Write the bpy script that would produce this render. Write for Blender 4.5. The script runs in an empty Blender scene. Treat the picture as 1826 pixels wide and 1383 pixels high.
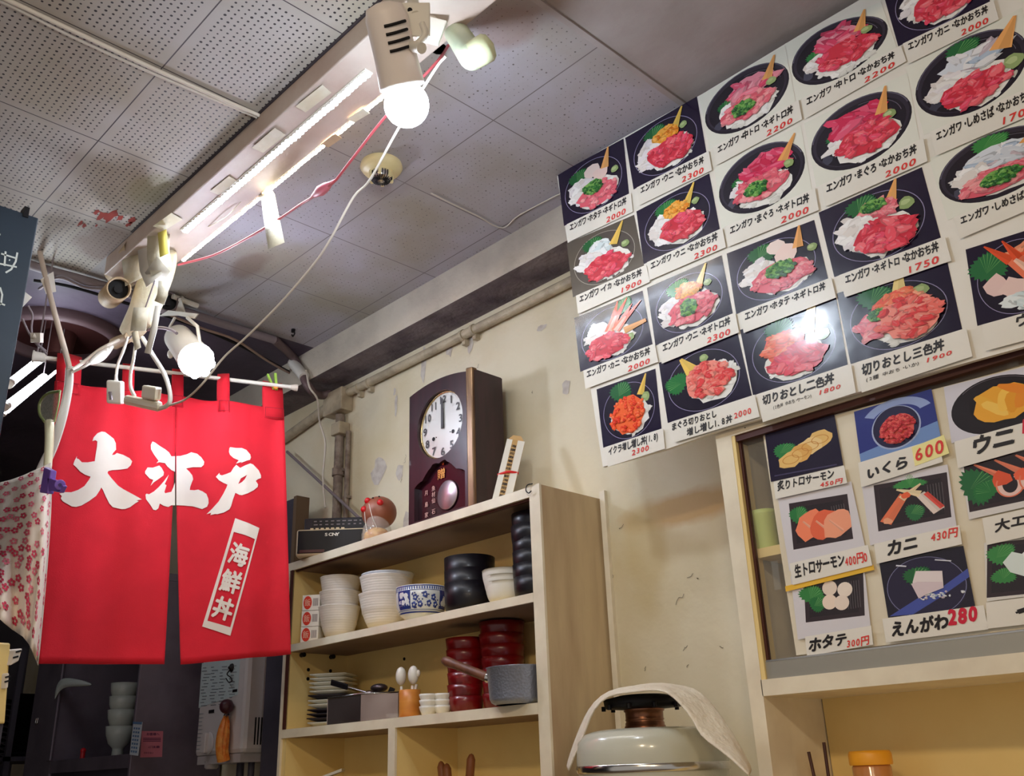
import bpy, bmesh, math, random
from mathutils import Vector, Matrix

# ------------------------------------------------------------------ camera
CAM_Z = 1.25
FOCAL = 1701.913                      # pixels, for a 1826 x 1383 frame
RX = Vector((0.69198664, 0.72112476, -0.03366865))      # camera right
RY = Vector((-0.29290445, 0.2378309, -0.92609041))      # camera down
RZ = Vector((-0.65981927, 0.65070389, 0.37579646))      # camera forward
cam_data = bpy.data.cameras.new('camera')
cam_data.sensor_fit = 'HORIZONTAL'
cam_data.sensor_width = 36.0
cam_data.lens = FOCAL / 1826.0 * 36.0
cam_data.clip_start = 0.02
cam = bpy.data.objects.new('camera', cam_data)
bpy.context.scene.collection.objects.link(cam)
cam.matrix_world = Matrix(((RX.x, -RY.x, -RZ.x, 0), (RX.y, -RY.y, -RZ.y, 0), (RX.z, -RY.z, -RZ.z, CAM_Z), (0, 0, 0, 1)))
bpy.context.scene.camera = cam

# ------------------------------------------------------------------ world and exposure
sc = bpy.context.scene
sc.view_settings.view_transform = 'Standard'
sc.view_settings.look = 'None'
sc.view_settings.exposure = 0.80
sc.view_settings.gamma = 1.0
world = bpy.data.worlds.new('world')
sc.world = world
world.use_nodes = True
WB = world.node_tree.nodes['Background']
WB.inputs[0].default_value = (1.0, 0.93, 0.86, 1)
WB.inputs[1].default_value = 0.22
LED_POWER = 60.0
BULB_POWER = 80.0
SPOT_POWER = 110.0
TUBE_POWER = 18.0
FILL_POWER = 62.0

# ------------------------------------------------------------------ helpers
H = 1.62 + CAM_Z          # ceiling height
WALL = 2.03               # face of the right hand wall (y)
FRONT = 1.78              # front plane of the shelf unit and the cabinet (y)
rnd = random.Random(7)
COL = sc.collection
ORG = {}

def ray(x, y):
    return RX * (x - 913.0) + RY * (y - 691.5) + RZ * FOCAL

def at(x, y, Y=None, X=None, Z=None):
    """point of the room seen at photo position x, y on the plane Y=, X= or Z="""
    d = ray(x, y)
    if Y is not None: t = Y / d.y
    elif X is not None: t = X / d.x
    else: t = (Z - CAM_Z) / d.z
    return d * t + Vector((0, 0, CAM_Z))

def disc(xl, xr, y, Yc):
    """centre and radius of an upright round thing whose sides are seen at xl and xr"""
    c = at((xl + xr) / 2, y, Y=Yc)
    d = ray(xl, y); d.z = 0; d.normalize()
    p = Vector((c.x, c.y, 0))
    return c, (p - d * p.dot(d)).length

def lin(c):
    return c / 12.92 if c <= 0.04045 else ((c + 0.055) / 1.055) ** 2.4

def rgb(r, g, b):
    return (lin(r / 255), lin(g / 255), lin(b / 255), 1.0)

MATS = {}
def mat(name, c, rough=0.5, metal=0.0, c2=None, scale=8.0, lo=0.4, hi=0.65, bump=0.0, bscale=40.0, emit=0.0, ecol=None,
        coat=0.0, trans=0.0, alpha=1.0, stretch=None, spec=0.5, detail=5.0):
    if name in MATS: return MATS[name]
    m = bpy.data.materials.new(name); m.use_nodes = True
    nt = m.node_tree; p = nt.nodes['Principled BSDF']
    p.inputs['Base Color'].default_value = rgb(*c)
    p.inputs['Roughness'].default_value = rough
    p.inputs['Metallic'].default_value = metal
    p.inputs['Specular IOR Level'].default_value = spec
    p.inputs['Coat Weight'].default_value = coat
    p.inputs['Coat Roughness'].default_value = 0.06
    p.inputs['Transmission Weight'].default_value = trans
    p.inputs['Alpha'].default_value = alpha
    if emit:
        p.inputs['Emission Color'].default_value = rgb(*(ecol or c))
        p.inputs['Emission Strength'].default_value = emit
    vec = None
    if c2 is not None or bump:
        tc = nt.nodes.new('ShaderNodeTexCoord')
        vec = tc.outputs['Object']
        if stretch:
            mp = nt.nodes.new('ShaderNodeMapping'); mp.inputs['Scale'].default_value = stretch
            nt.links.new(vec, mp.inputs[0]); vec = mp.outputs[0]
    if c2 is not None:
        n = nt.nodes.new('ShaderNodeTexNoise'); n.inputs['Scale'].default_value = scale; n.inputs['Detail'].default_value = detail
        nt.links.new(vec, n.inputs['Vector'])
        r = nt.nodes.new('ShaderNodeValToRGB')
        r.color_ramp.elements[0].position = lo; r.color_ramp.elements[1].position = hi
        r.color_ramp.elements[0].color = rgb(*c); r.color_ramp.elements[1].color = rgb(*c2)
        nt.links.new(n.outputs['Fac'], r.inputs[0]); nt.links.new(r.outputs[0], p.inputs['Base Color'])
    if bump:
        n = nt.nodes.new('ShaderNodeTexNoise'); n.inputs['Scale'].default_value = bscale; n.inputs['Detail'].default_value = 4
        nt.links.new(vec, n.inputs['Vector'])
        b = nt.nodes.new('ShaderNodeBump'); b.inputs['Strength'].default_value = bump; b.inputs['Distance'].default_value = 0.01
        nt.links.new(n.outputs['Fac'], b.inputs['Height']); nt.links.new(b.outputs[0], p.inputs['Normal'])
    MATS[name] = m
    return m

def print_mat(name, rough, bump=0.0, bscale=6.0, coat=0.0):
    """printed or dyed surface: takes its colours from the mesh's own colour attribute"""
    m = bpy.data.materials.new(name); m.use_nodes = True
    nt = m.node_tree; p = nt.nodes['Principled BSDF']
    a = nt.nodes.new('ShaderNodeVertexColor'); a.layer_name = 'Col'
    nt.links.new(a.outputs[0], p.inputs['Base Color'])
    p.inputs['Roughness'].default_value = rough
    p.inputs['Coat Weight'].default_value = coat
    p.inputs['Coat Roughness'].default_value = 0.12
    if bump:
        tc = nt.nodes.new('ShaderNodeTexCoord')
        n = nt.nodes.new('ShaderNodeTexNoise'); n.inputs['Scale'].default_value = bscale
        b = nt.nodes.new('ShaderNodeBump'); b.inputs['Strength'].default_value = bump; b.inputs['Distance'].default_value = 0.02
        nt.links.new(tc.outputs['Object'], n.inputs['Vector'])
        nt.links.new(n.outputs['Fac'], b.inputs['Height']); nt.links.new(b.outputs[0], p.inputs['Normal'])
        nt.links.new(b.outputs[0], p.inputs['Coat Normal'])
    MATS[name] = m
    return m

class MB:
    """collects shapes in world coordinates; build() links them as ONE mesh object"""
    def __init__(s):
        s.v = []; s.f = []; s.c = []; s.mi = []; s.sm = []
        s.col = None; s.mat = 0
    def add(s, vs, fs, smooth=False):
        o = len(s.v)
        s.v += [Vector(p) for p in vs]
        for f in fs:
            s.f.append([o + i for i in f]); s.c.append(s.col); s.mi.append(s.mat); s.sm.append(smooth)
        return s
    def poly(s, pts):
        return s.add(pts, [list(range(len(pts)))])
    def box(s, lo, hi):
        (a, b, c), (d, e, f) = lo, hi
        return s.hexa([(a, b, c), (d, b, c), (d, e, c), (a, e, c)], [(a, b, f), (d, b, f), (d, e, f), (a, e, f)])
    def hexa(s, bot, top):
        return s.add(list(bot) + list(top), [(3, 2, 1, 0), (4, 5, 6, 7), (0, 1, 5, 4), (1, 2, 6, 5), (2, 3, 7, 6), (3, 0, 4, 7)])
    def obox(s, c, ux, uy, uz):
        """box round c with half-extent vectors"""
        c = Vector(c); ux = Vector(ux); uy = Vector(uy); uz = Vector(uz)
        return s.hexa([c - ux - uy - uz, c + ux - uy - uz, c + ux + uy - uz, c - ux + uy - uz],
                      [c - ux - uy + uz, c + ux - uy + uz, c + ux + uy + uz, c - ux + uy + uz])
    def slab(s, pts, d):
        """polygon given extruded by vector d"""
        n = len(pts); d = Vector(d)
        p = [Vector(q) for q in pts]
        return s.add(p + [q + d for q in p], [list(range(n))[::-1], list(range(n, 2 * n))] + [(i, (i + 1) % n, n + (i + 1) % n, n + i) for i in range(n)])
    def lathe(s, base, axis, prof, n=24, cap=True):
        """prof: (radius, height) pairs along axis from base"""
        base = Vector(base); z = Vector(axis).normalized()
        x = z.orthogonal().normalized(); y = z.cross(x)
        vs = []; fs = []
        for (r, h) in prof:
            for i in range(n):
                a = 2 * math.pi * i / n
                vs.append(base + z * h + x * (r * math.cos(a)) + y * (r * math.sin(a)))
        for k in range(len(prof) - 1):
            for i in range(n):
                j = (i + 1) % n
                fs.append((k * n + i, k * n + j, (k + 1) * n + j, (k + 1) * n + i))
        s.add(vs, fs, True)
        if cap:
            if prof[0][0] > 1e-5: s.add(vs[:n], [list(range(n))[::-1]])
            if prof[-1][0] > 1e-5: s.add(vs[-n:], [list(range(n))])
        return s
    def cyl(s, p0, p1, r0, r1=None, n=16, cap=True):
        p0 = Vector(p0); p1 = Vector(p1)
        return s.lathe(p0, p1 - p0, [(r0, 0), (r0 if r1 is None else r1, (p1 - p0).length)], n, cap)
    def sphere(s, c, r, n=20, sx=1, sy=1, sz=1):
        c = Vector(c); m = n // 2; vs = []; fs = []
        for k in range(m + 1):
            t = math.pi * k / m
            for i in range(n):
                a = 2 * math.pi * i / n
                vs.append(c + Vector((r * sx * math.sin(t) * math.cos(a), r * sy * math.sin(t) * math.sin(a), -r * sz * math.cos(t))))
        for k in range(m):
            for i in range(n):
                j = (i + 1) % n
                fs.append((k * n + i, k * n + j, (k + 1) * n + j, (k + 1) * n + i))
        return s.add(vs, fs, True)
    def tube(s, pts, r, n=8, steps=6, smooth=True, flat=1.0):
        """round bar through points (Catmull-Rom)"""
        P = [Vector(p) for p in pts]
        if smooth and len(P) > 2:
            Q = [P[0] * 2 - P[1]] + P + [P[-1] * 2 - P[-2]]; out = []
            for i in range(1, len(Q) - 2):
                a, b, c, d = Q[i - 1:i + 3]
                for k in range(steps):
                    t = k / steps
                    out.append(0.5 * ((2 * b) + (c - a) * t + (2 * a - 5 * b + 4 * c - d) * t * t + (3 * b - a - 3 * c + d) * t ** 3))
            out.append(P[-1]); P = out
        vs = []; fs = []; up = None
        for i, p in enumerate(P):
            t = (P[min(i + 1, len(P) - 1)] - P[max(i - 1, 0)]).normalized()
            if up is None: up = t.orthogonal().normalized()
            up = (up - t * up.dot(t)).normalized(); w = t.cross(up)
            rr = r(i / (len(P) - 1)) if callable(r) else r
            for k in range(n):
                a = 2 * math.pi * k / n
                vs.append(p + up * (rr * math.cos(a)) + w * (rr * flat * math.sin(a)))
        for i in range(len(P) - 1):
            for k in range(n):
                j = (k + 1) % n
                fs.append((i * n + k, i * n + j, (i + 1) * n + j, (i + 1) * n + k))
        s.add(vs, fs, True)
        s.add(vs[:n], [list(range(n))[::-1]]); s.add(vs[-n:], [list(range(n))])
        return s
    def loft(s, rows, smooth=True, closed=False):
        n = len(rows[0]); vs = [p for r in rows for p in r]; fs = []
        for i in range(len(rows) - 1):
            for k in range(n if closed else n - 1):
                j = (k + 1) % n
                fs.append((i * n + k, i * n + j, (i + 1) * n + j, (i + 1) * n + k))
        return s.add(vs, fs, smooth)
    def build(s, name, mats, parent=None, origin=None, bevel=0.0, solid=0.0, subdiv=0, weld=False):
        me = bpy.data.meshes.new(name)
        if parent is not None: org = ORG[parent.name]
        elif origin is not None: org = Vector(origin)
        else:
            lo = Vector([min(p[i] for p in s.v) for i in range(3)]); hi = Vector([max(p[i] for p in s.v) for i in range(3)])
            org = Vector(((lo.x + hi.x) / 2, (lo.y + hi.y) / 2, lo.z))
        me.from_pydata([p - org for p in s.v], [], s.f)
        if not isinstance(mats, (list, tuple)): mats = [mats]
        for m in mats: me.materials.append(m)
        me.polygons.foreach_set('material_index', s.mi)
        me.polygons.foreach_set('use_smooth', s.sm)
        if any(c is not None for c in s.c):
            ca = me.color_attributes.new('Col', 'FLOAT_COLOR', 'CORNER'); k = 0; buf = []
            for f, c in zip(s.f, s.c): buf += list(c or (1, 1, 1, 1)) * len(f)
            ca.data.foreach_set('color', buf)
        me.update()
        o = bpy.data.objects.new(name, me); COL.objects.link(o)
        if parent is not None:
            o.parent = parent
            o.location = (0, 0, 0) if not parent.parent else (0, 0, 0)
        else: o.location = org
        ORG[o.name] = org
        if weld or bevel or subdiv:
            w = o.modifiers.new('weld', 'WELD'); w.merge_threshold = 1e-5
        if solid:
            q = o.modifiers.new('solid', 'SOLIDIFY'); q.thickness = solid; q.offset = 0
        if bevel:
            b = o.modifiers.new('bevel', 'BEVEL'); b.width = bevel; b.segments = 2; b.limit_method = 'ANGLE'
        if subdiv:
            q = o.modifiers.new('subdivision', 'SUBSURF'); q.levels = subdiv; q.render_levels = subdiv
        return o

def thing(name, label, cat, loc, group=None):
    o = bpy.data.objects.new(name, None); COL.objects.link(o)
    o.empty_display_size = 0.05
    o.location = loc; ORG[o.name] = Vector(loc)
    return tag(o, label, cat, group)

def tag(o, label, cat, group=None):
    o['label'] = label; o['category'] = cat
    if group: o['group'] = group
    return o

def struct(o):
    o['kind'] = 'structure'
    return o

def copy_thing(o, delta, label=None):
    def dup(x, par):
        c = x.copy(); COL.objects.link(c)
        if par is not None: c.parent = par
        for ch in x.children: dup(ch, c)
        return c
    c = dup(o, None)
    c.location = o.location + Vector(delta)
    if label: c['label'] = label
    return c

# ------------------------------------------------------------------ lettering
GL = {}
def glyph(ch, bold):
    k = (ch, bold)
    if k not in GL:
        cu = bpy.data.curves.new('glyph', 'FONT'); cu.body = ch; cu.offset = bold; cu.resolution_u = 3
        ob = bpy.data.objects.new('glyph', cu); COL.objects.link(ob)
        bpy.context.view_layer.update()
        dg = bpy.context.evaluated_depsgraph_get()
        me = bpy.data.meshes.new_from_object(ob.evaluated_get(dg))
        GL[k] = ([(v.co.x, v.co.y) for v in me.vertices], [list(p.vertices) for p in me.polygons])
        bpy.data.objects.remove(ob); bpy.data.meshes.remove(me); bpy.data.curves.remove(cu)
    return GL[k]

def write(mb, text, fmap, u0, u1, v, h, bold=0.02, slant=0.18, jit=0.06, rr=None, vertical=False, asp=1.0):
    """letters of text on the surface fmap(u, v): from u0 to u1 along the line, glyph height h (in v)"""
    rr = rr or rnd
    wt = [0.55 if ord(c) < 128 or c in '・' else 1.0 for c in text]
    tot = sum(wt); u = u0
    p0 = fmap((u0 + u1) / 2, v); nrm = (fmap((u0 + u1) / 2 + .002 * abs(u1 - u0), v) - p0).cross(fmap((u0 + u1) / 2, v + .02 * h) - p0).normalized()
    layer = 0
    for c, w in zip(text, wt):
        adv = (u1 - u0) * w / tot
        if c != ' ':
            vs, fs = glyph(c, 0)
            sh = ((0, 0), (bold, bold * .5), (-bold, -bold * .5), (bold * .45, -bold), (-bold * .45, bold), (bold, -bold * .4)) if bold > .004 else ((0, 0),)
            a = rr.uniform(-jit, jit); sc_ = 1 + rr.uniform(-jit, jit) * 1.2; dv = rr.uniform(-jit, jit) * h * 0.6
            ca, sa = math.cos(a), math.sin(a); cw = 0.62 if w < 1 else 1.0
            for layer, (ox, oy) in enumerate(sh):
              out = []
              for (x, y) in vs:
                x = (x - cw / 2 + ox); y = (y - 0.36 + oy)
                x, y = (x * ca - y * sa) * sc_, (x * sa + y * ca) * sc_
                x += y * slant
                out.append(fmap(u + adv / 2 + x * (adv / cw), v + dv + (y) * h) + nrm * (4e-5 * layer))
              mb.add(out, fs)
        u += adv
    return mb

def fill_shape(polys, fmap):
    """filled outline (first polygon) with holes -> (vertices, faces), via a flat curve"""
    cu = bpy.data.curves.new('outline', 'CURVE'); cu.dimensions = '2D'; cu.fill_mode = 'BOTH'
    for pl in polys:
        sp = cu.splines.new('POLY'); sp.points.add(len(pl) - 1); sp.use_cyclic_u = True
        for q, (x, y) in zip(sp.points, pl): q.co = (x, -y, 0, 1)
    ob = bpy.data.objects.new('outline', cu); COL.objects.link(ob)
    bpy.context.view_layer.update()
    me = bpy.data.meshes.new_from_object(ob.evaluated_get(bpy.context.evaluated_depsgraph_get()))
    bpy.data.objects.remove(ob); bpy.data.curves.remove(cu)
    return me

def ribbon(mb, pts, width, nrm):
    """flat strip along points"""
    P = [Vector(p) for p in pts]; nrm = Vector(nrm).normalized(); a = []; b = []
    for i, p in enumerate(P):
        t = (P[min(i + 1, len(P) - 1)] - P[max(i - 1, 0)]).normalized()
        s = t.cross(nrm).normalized()
        w = width(i / (len(P) - 1)) if callable(width) else width
        a.append(p + s * w / 2); b.append(p - s * w / 2)
    return mb.loft([a, b])
# ------------------------------------------------------------------ materials
TILE = 0.3835
def tile_mat(name, c, c2, hole, bumps):
    """square acoustic boards with a grid of punched holes (open, or painted over when bumps)"""
    m = bpy.data.materials.new(name); m.use_nodes = True
    nt = m.node_tree; p = nt.nodes['Principled BSDF']; L = nt.links
    p.inputs['Roughness'].default_value = 0.6
    tc = nt.nodes.new('ShaderNodeTexCoord'); sx = nt.nodes.new('ShaderNodeSeparateXYZ'); L.new(tc.outputs['Object'], sx.inputs[0])
    def M(op, a, b=None, c_=None):
        n = nt.nodes.new('ShaderNodeMath'); n.operation = op
        for i, q in enumerate((a, b, c_)):
            if q is None: continue
            if isinstance(q, (int, float)): n.inputs[i].default_value = q
            else: L.new(q, n.inputs[i])
        return n.outputs[0]
    def axis(src, off):
        t = M('FLOORED_MODULO', M('ADD', src, off), TILE)
        mg, pt = 0.0275, 0.01640
        h = M('SUBTRACT', M('FLOORED_MODULO', M('SUBTRACT', t, mg - pt / 2), pt), pt / 2)
        inside = M('MULTIPLY', M('GREATER_THAN', t, mg - pt * .45), M('LESS_THAN', t, TILE - mg + pt * .45))
        edge = M('MINIMUM', t, M('SUBTRACT', TILE, t))
        return t, h, inside, edge
    tx, hx, ix, ex = axis(sx.outputs[0], 3.04); ty, hy, iy, ey = axis(sx.outputs[1], -1.452 if bumps else -0.711)
    d = M('SQRT', M('ADD', M('MULTIPLY', hx, hx), M('MULTIPLY', hy, hy)))
    nz = nt.nodes.new('ShaderNodeTexNoise'); nz.inputs['Scale'].default_value = 45; nz.inputs['Detail'].default_value = 2
    L.new(tc.outputs['Object'], nz.inputs['Vector'])
    rad = M('ADD', 0.0010, M('MULTIPLY', nz.outputs['Fac'], 0.0038))
    if bumps: rad = M('ADD', -0.0034, M('MULTIPLY', nz.outputs['Fac'], 0.0088))
    hm = M('MULTIPLY', M('LESS_THAN', d, rad), M('MULTIPLY', ix, iy))
    seam = M('LESS_THAN', M('MINIMUM', ex, ey), 0.0016)
    n2 = nt.nodes.new('ShaderNodeTexNoise'); n2.inputs['Scale'].default_value = 3.2; n2.inputs['Detail'].default_value = 6
    L.new(tc.outputs['Object'], n2.inputs['Vector'])
    r = nt.nodes.new('ShaderNodeValToRGB'); e = r.color_ramp.elements
    e[0].position, e[1].position = 0.38, 0.66; e[0].color, e[1].color = rgb(*c), rgb(*c2)
    L.new(n2.outputs['Fac'], r.inputs[0])
    def mix(f, a, col):
        x = nt.nodes.new('ShaderNodeMix'); x.data_type = 'RGBA'
        L.new(f, x.inputs[0]); L.new(a, x.inputs[6]); x.inputs[7].default_value = rgb(*col); return x.outputs[2]
    col = mix(hm, r.outputs[0], hole)  # darkness of the holes is put into the colour of the flat boards
    col = mix(seam, col, (70, 62, 66) if not bumps else (112, 104, 104))
    L.new(col, p.inputs['Base Color'])
    bp = nt.nodes.new('ShaderNodeBump'); bp.inputs['Strength'].default_value = 0.7; bp.inputs['Distance'].default_value = 0.004
    g = M('MULTIPLY', M('LESS_THAN', d, 0.0026), M('MULTIPLY', ix, iy))
    hgt = M('ADD', M('MULTIPLY', g, 0.35 if bumps else -0.8), M('MULTIPLY', n2.outputs['Fac'], 0.5))
    L.new(hgt, bp.inputs['Height']); L.new(bp.outputs[0], p.inputs['Normal'])
    MATS[name] = m
    return m

def add_stain(m, c, size, col, amount):
    """soft edged damp stain with its own ragged outline"""
    nt = m.node_tree; L = nt.links; p = nt.nodes['Principled BSDF']; src = p.inputs['Base Color'].links[0].from_socket
    tc = nt.nodes.new('ShaderNodeTexCoord'); mp = nt.nodes.new('ShaderNodeMapping'); mp.vector_type = 'TEXTURE'
    mp.inputs['Location'].default_value = c; mp.inputs['Scale'].default_value = size
    n = nt.nodes.new('ShaderNodeTexNoise'); n.inputs['Scale'].default_value = 9; n.inputs['Detail'].default_value = 5
    L.new(tc.outputs['Object'], n.inputs['Vector']); L.new(tc.outputs['Object'], mp.inputs[0])
    ln = nt.nodes.new('ShaderNodeVectorMath'); ln.operation = 'LENGTH'; L.new(mp.outputs[0], ln.inputs[0])
    ad = nt.nodes.new('ShaderNodeMath'); ad.operation = 'MULTIPLY_ADD'; L.new(n.outputs['Fac'], ad.inputs[0]); ad.inputs[1].default_value = .9; L.new(ln.outputs['Value'], ad.inputs[2])
    r = nt.nodes.new('ShaderNodeMapRange'); r.inputs[1].default_value = 1.05; r.inputs[2].default_value = 1.5; r.inputs[3].default_value = amount; r.inputs[4].default_value = 0
    L.new(ad.outputs[0], r.inputs[0])
    x = nt.nodes.new('ShaderNodeMix'); x.data_type = 'RGBA'; L.new(r.outputs[0], x.inputs[0]); L.new(src, x.inputs[6]); x.inputs[7].default_value = rgb(*col); L.new(x.outputs[2], p.inputs['Base Color'])
m_perf = tile_mat('perforated board', (190, 184, 180), (174, 164, 148), (44, 38, 42), False)
m_tile = tile_mat('painted board', (174, 170, 178), (156, 148, 136), (105, 98, 96), True)
m_panel = mat('peeling ceiling paint', (176, 168, 167), 0.55, c2=(160, 150, 146), scale=4, bump=0.35, bscale=14)
m_kceil = mat('sooty kitchen ceiling', (84, 72, 88), 0.6, c2=(62, 52, 66), scale=3, bump=0.25, bscale=18)
m_wall = mat('stained plaster', (224, 214, 188), 0.75, c2=(206, 190, 150), scale=2.6, lo=0.42, hi=0.72, bump=0.5, bscale=9, detail=8)
m_beam = mat('beam paint', (196, 186, 170), 0.65, c2=(174, 164, 150), scale=5, bump=0.5, bscale=26, lo=.45, hi=.7)
m_beam_shade = mat('shaded flaking paint', (120, 108, 110), 0.75, c2=(82, 70, 78), scale=7, bump=0.8, bscale=30)
m_dark = mat('dark grey panel', (66, 62, 74), 0.6, c2=(48, 44, 56), scale=4)
m_floor = mat('brown floor', (110, 92, 76), 0.6, c2=(92, 78, 66), scale=6)
m_pipe = mat('painted pipe', (190, 176, 150), 0.5, c2=(160, 146, 124), scale=16, bump=0.4, bscale=60)
m_rustpipe = mat('rusting pipe', (148, 134, 120), 0.6, c2=(112, 94, 82), scale=30, bump=0.5, bscale=70)
m_lam = mat('cream laminate', (240, 214, 146), 0.45, c2=(232, 202, 130), scale=3)
m_edge = mat('white edging', (238, 228, 204), 0.4, c2=(222, 210, 186), scale=9)
m_ply = mat('worn plywood side', (206, 184, 146), 0.6, c2=(178, 152, 120), scale=5, stretch=(3, 3, .5), lo=.35, hi=.7)
m_black = mat('black plastic', (15, 12, 17), 0.45, spec=.3)
m_white = mat('white plastic', (228, 224, 214), 0.4)
m_chrome = mat('chrome', (210, 208, 205), 0.18, 1.0)
m_steel = mat('dull stainless', (126, 116, 128), 0.42, 0.35, c2=(106, 96, 108), scale=5)
m_wire = mat('cream cable', (214, 204, 190), 0.5)
m_grey = mat('grey cable', (130, 118, 122), 0.55)
m_tape = mat('paper tape', (214, 206, 180), 0.6, c2=(226, 222, 206), scale=14, bump=0.3, bscale=40)
m_kraft = mat('brown paper tape', (188, 164, 130), 0.6, c2=(172, 148, 116), scale=14)
m_ink = mat('black brush ink', (24, 17, 18), 0.5)
m_red = mat('red marker ink', (226, 52, 44), 0.5)
m_glass = mat('clear plastic', (240, 244, 240), 0.05, alpha=0.05, spec=0.6)
m_led = mat('lit led strip', (255, 255, 255), emit=LED_POWER, ecol=(226, 238, 255))
m_led2 = mat('lit warm led strip', (255, 255, 255), emit=LED_POWER * .55, ecol=(255, 236, 206))
m_bulb = mat('lit bulb', (255, 255, 255), emit=BULB_POWER, ecol=(226, 240, 255))
m_spot = mat('lit spot lens', (255, 255, 255), emit=SPOT_POWER, ecol=(222, 232, 255))
m_tube = mat('lit tube', (255, 255, 255), emit=TUBE_POWER, ecol=(236, 246, 255))
m_print = print_mat('gloss print', 0.25, coat=0.35, bump=0.10, bscale=9)
m_matt = print_mat('dyed cloth', 0.85)
m_glaze = print_mat('printed glaze', 0.2, coat=0.4)
m_paper = mat('white card', (240, 236, 226), 0.35, c2=(232, 227, 214), scale=3)

# ------------------------------------------------------------------ room
X0, X1, Y0 = -6.3, 1.2, -1.3
m = MB()
def flat(x0, x1, y0, y1, z, k):
    m.mat = k; m.add([(x0, y0, z), (x0, y1, z), (x1, y1, z), (x1, y0, z)], [(0, 1, 2, 3)])
flat(-3.04, X1, Y0, 0.975, H, 0)
flat(-3.04, -1.125, 0.975, WALL + .1, H, 1)
flat(-1.125, X1, 0.975, WALL + .1, H, 2)
flat(X0, -3.04, Y0, WALL + .1, H, 3)
m.mat = 2; m.box((X0, Y0, H + .002), (X1, WALL + .1, H + .06))
m.mat = 2; m.box((-1.133, 1.13, H - .006), (-1.118, WALL, H + .001))      # batten where the flat panel begins
m.mat = 4                                                                  # brown water stain and red flaking near the casing end
def blot(x, y, r, n, mb=None, zz=None, col=4):
    c = at(x, y, Z=H - .0012); pts = []
    for i in range(n):
        a = 2 * math.pi * i / n; q = r * rnd.uniform(.45, 1.1)
        pts.append(c + Vector((q * 1.7 * math.cos(a), q * .6 * math.sin(a), 0)))
    m.mat = col; m.add(pts, [list(range(n))[::-1]])
for (x, y, r) in ((172, 378, .016), (183, 384, .022), (197, 386, .030), (206, 382, .016), (214, 388, .014), (236, 392, .017), (230, 400, .012), (143, 399, .014), (150, 402, .010), (172, 402, .008)):
    blot(x, y, r, 11)
def stain_at(m, x, y, size, col, amount):
    q = at(x, y, Z=H); add_stain(m, (q.x, q.y, q.z), size, col, amount)
stain_at(m_perf, 190, 432, (.16, .09, .3), (118, 90, 78), .7)
stain_at(m_perf, 262, 340, (.12, .06, .3), (152, 146, 112), .6)
stain_at(m_tile, 905, 45, (.09, .07, .3), (140, 112, 102), .55)
stain_at(m_tile, 445, 472, (.12, .05, .3), (128, 112, 104), .7)
stain_at(m_tile, 1000, 395, (.35, .06, .3), (112, 104, 92), .55)
stain_at(m_tile, 680, 318, (.11, .11, .3), (130, 122, 118), .35)
m_rust = mat('red flaking paint', (150, 52, 40), 0.8)
o = m.build('ceiling', [m_perf, m_tile, m_panel, m_kceil, m_rust], origin=(0, 0, 0)); struct(o)

m = MB(); m.box((X0 - .1, Y0, 0), (X0, WALL + .1, H)); struct(m.build('wall_far', m_dark))
m = MB(); m.box((X0, Y0 - .1, 0), (-3.0, Y0, H)); struct(m.build('wall_light_block', m_dark))  # unseen wall added to block outside light from the kitchen
m = MB(); m.box((X0 - .1, Y0 - .1, -.08), (X1, WALL + .1, 0)); struct(m.build('floor', m_floor))
# concrete beam along the head of the wall
m = MB(); m.mat = 0; yb = 1.886; zb = CAM_Z + 1.487
m.mat = 0; m.add([(X0, yb, H), (X1, yb, H), (X1, yb, zb), (X0, yb, zb)], [(0, 1, 2, 3)])
m.mat = 1; m.add([(X0, yb, zb), (X1, yb, zb), (X1, WALL, zb), (X0, WALL, zb)], [(0, 1, 2, 3)])  # underside shade is put into a darker paint colour
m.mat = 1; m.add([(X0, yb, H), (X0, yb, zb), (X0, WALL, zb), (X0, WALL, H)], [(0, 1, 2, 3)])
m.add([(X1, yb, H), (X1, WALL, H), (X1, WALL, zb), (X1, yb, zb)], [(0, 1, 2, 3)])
struct(m.build('trim_1', [m_beam, m_beam_shade], origin=(0, yb, zb)))
# upright wooden bead where the plaster is patched beside the shelf unit
m = MB(); m.box((-1.708, WALL - .012, .5), (-1.690, WALL, CAM_Z + .74)); struct(m.build('trim_2', m_edge))

# right wall: plaster with thin flakes, cracks and a damp stain
m = MB(); m.box((X0, WALL, 0), (X1, WALL + .1, H)); m.mat = 1
def flake(x, y, pts, mb):
    c = at(x, y, Y=WALL - .0015)
    mb.add([c + Vector((u, 0, w)) for u, w in pts], [list(range(len(pts)))])
def ragged(x, y, w, h, n=12):
    pts = []
    for i in range(n):
        a = 2 * math.pi * i / n; q = rnd.uniform(.55, 1.05)
        pts.append((w * q * math.cos(a), h * q * math.sin(a)))
    flake(x, y, pts, m)
for a in ((675, 838, .05, .06), (712, 842, .03, .05), (706, 720, .012, .05), (704, 698, .012, .02), (755, 650, .02, .08), (838, 615, .018, .05), (728, 940, .03, .07), (744, 895, .02, .05), (690, 905, .018, .03), (800, 622, .02, .04), (965, 585, .03, .012), (1010, 690, .02, .03), (905, 830, .03, .02)):
    ragged(*a)
m.mat = 2
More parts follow.
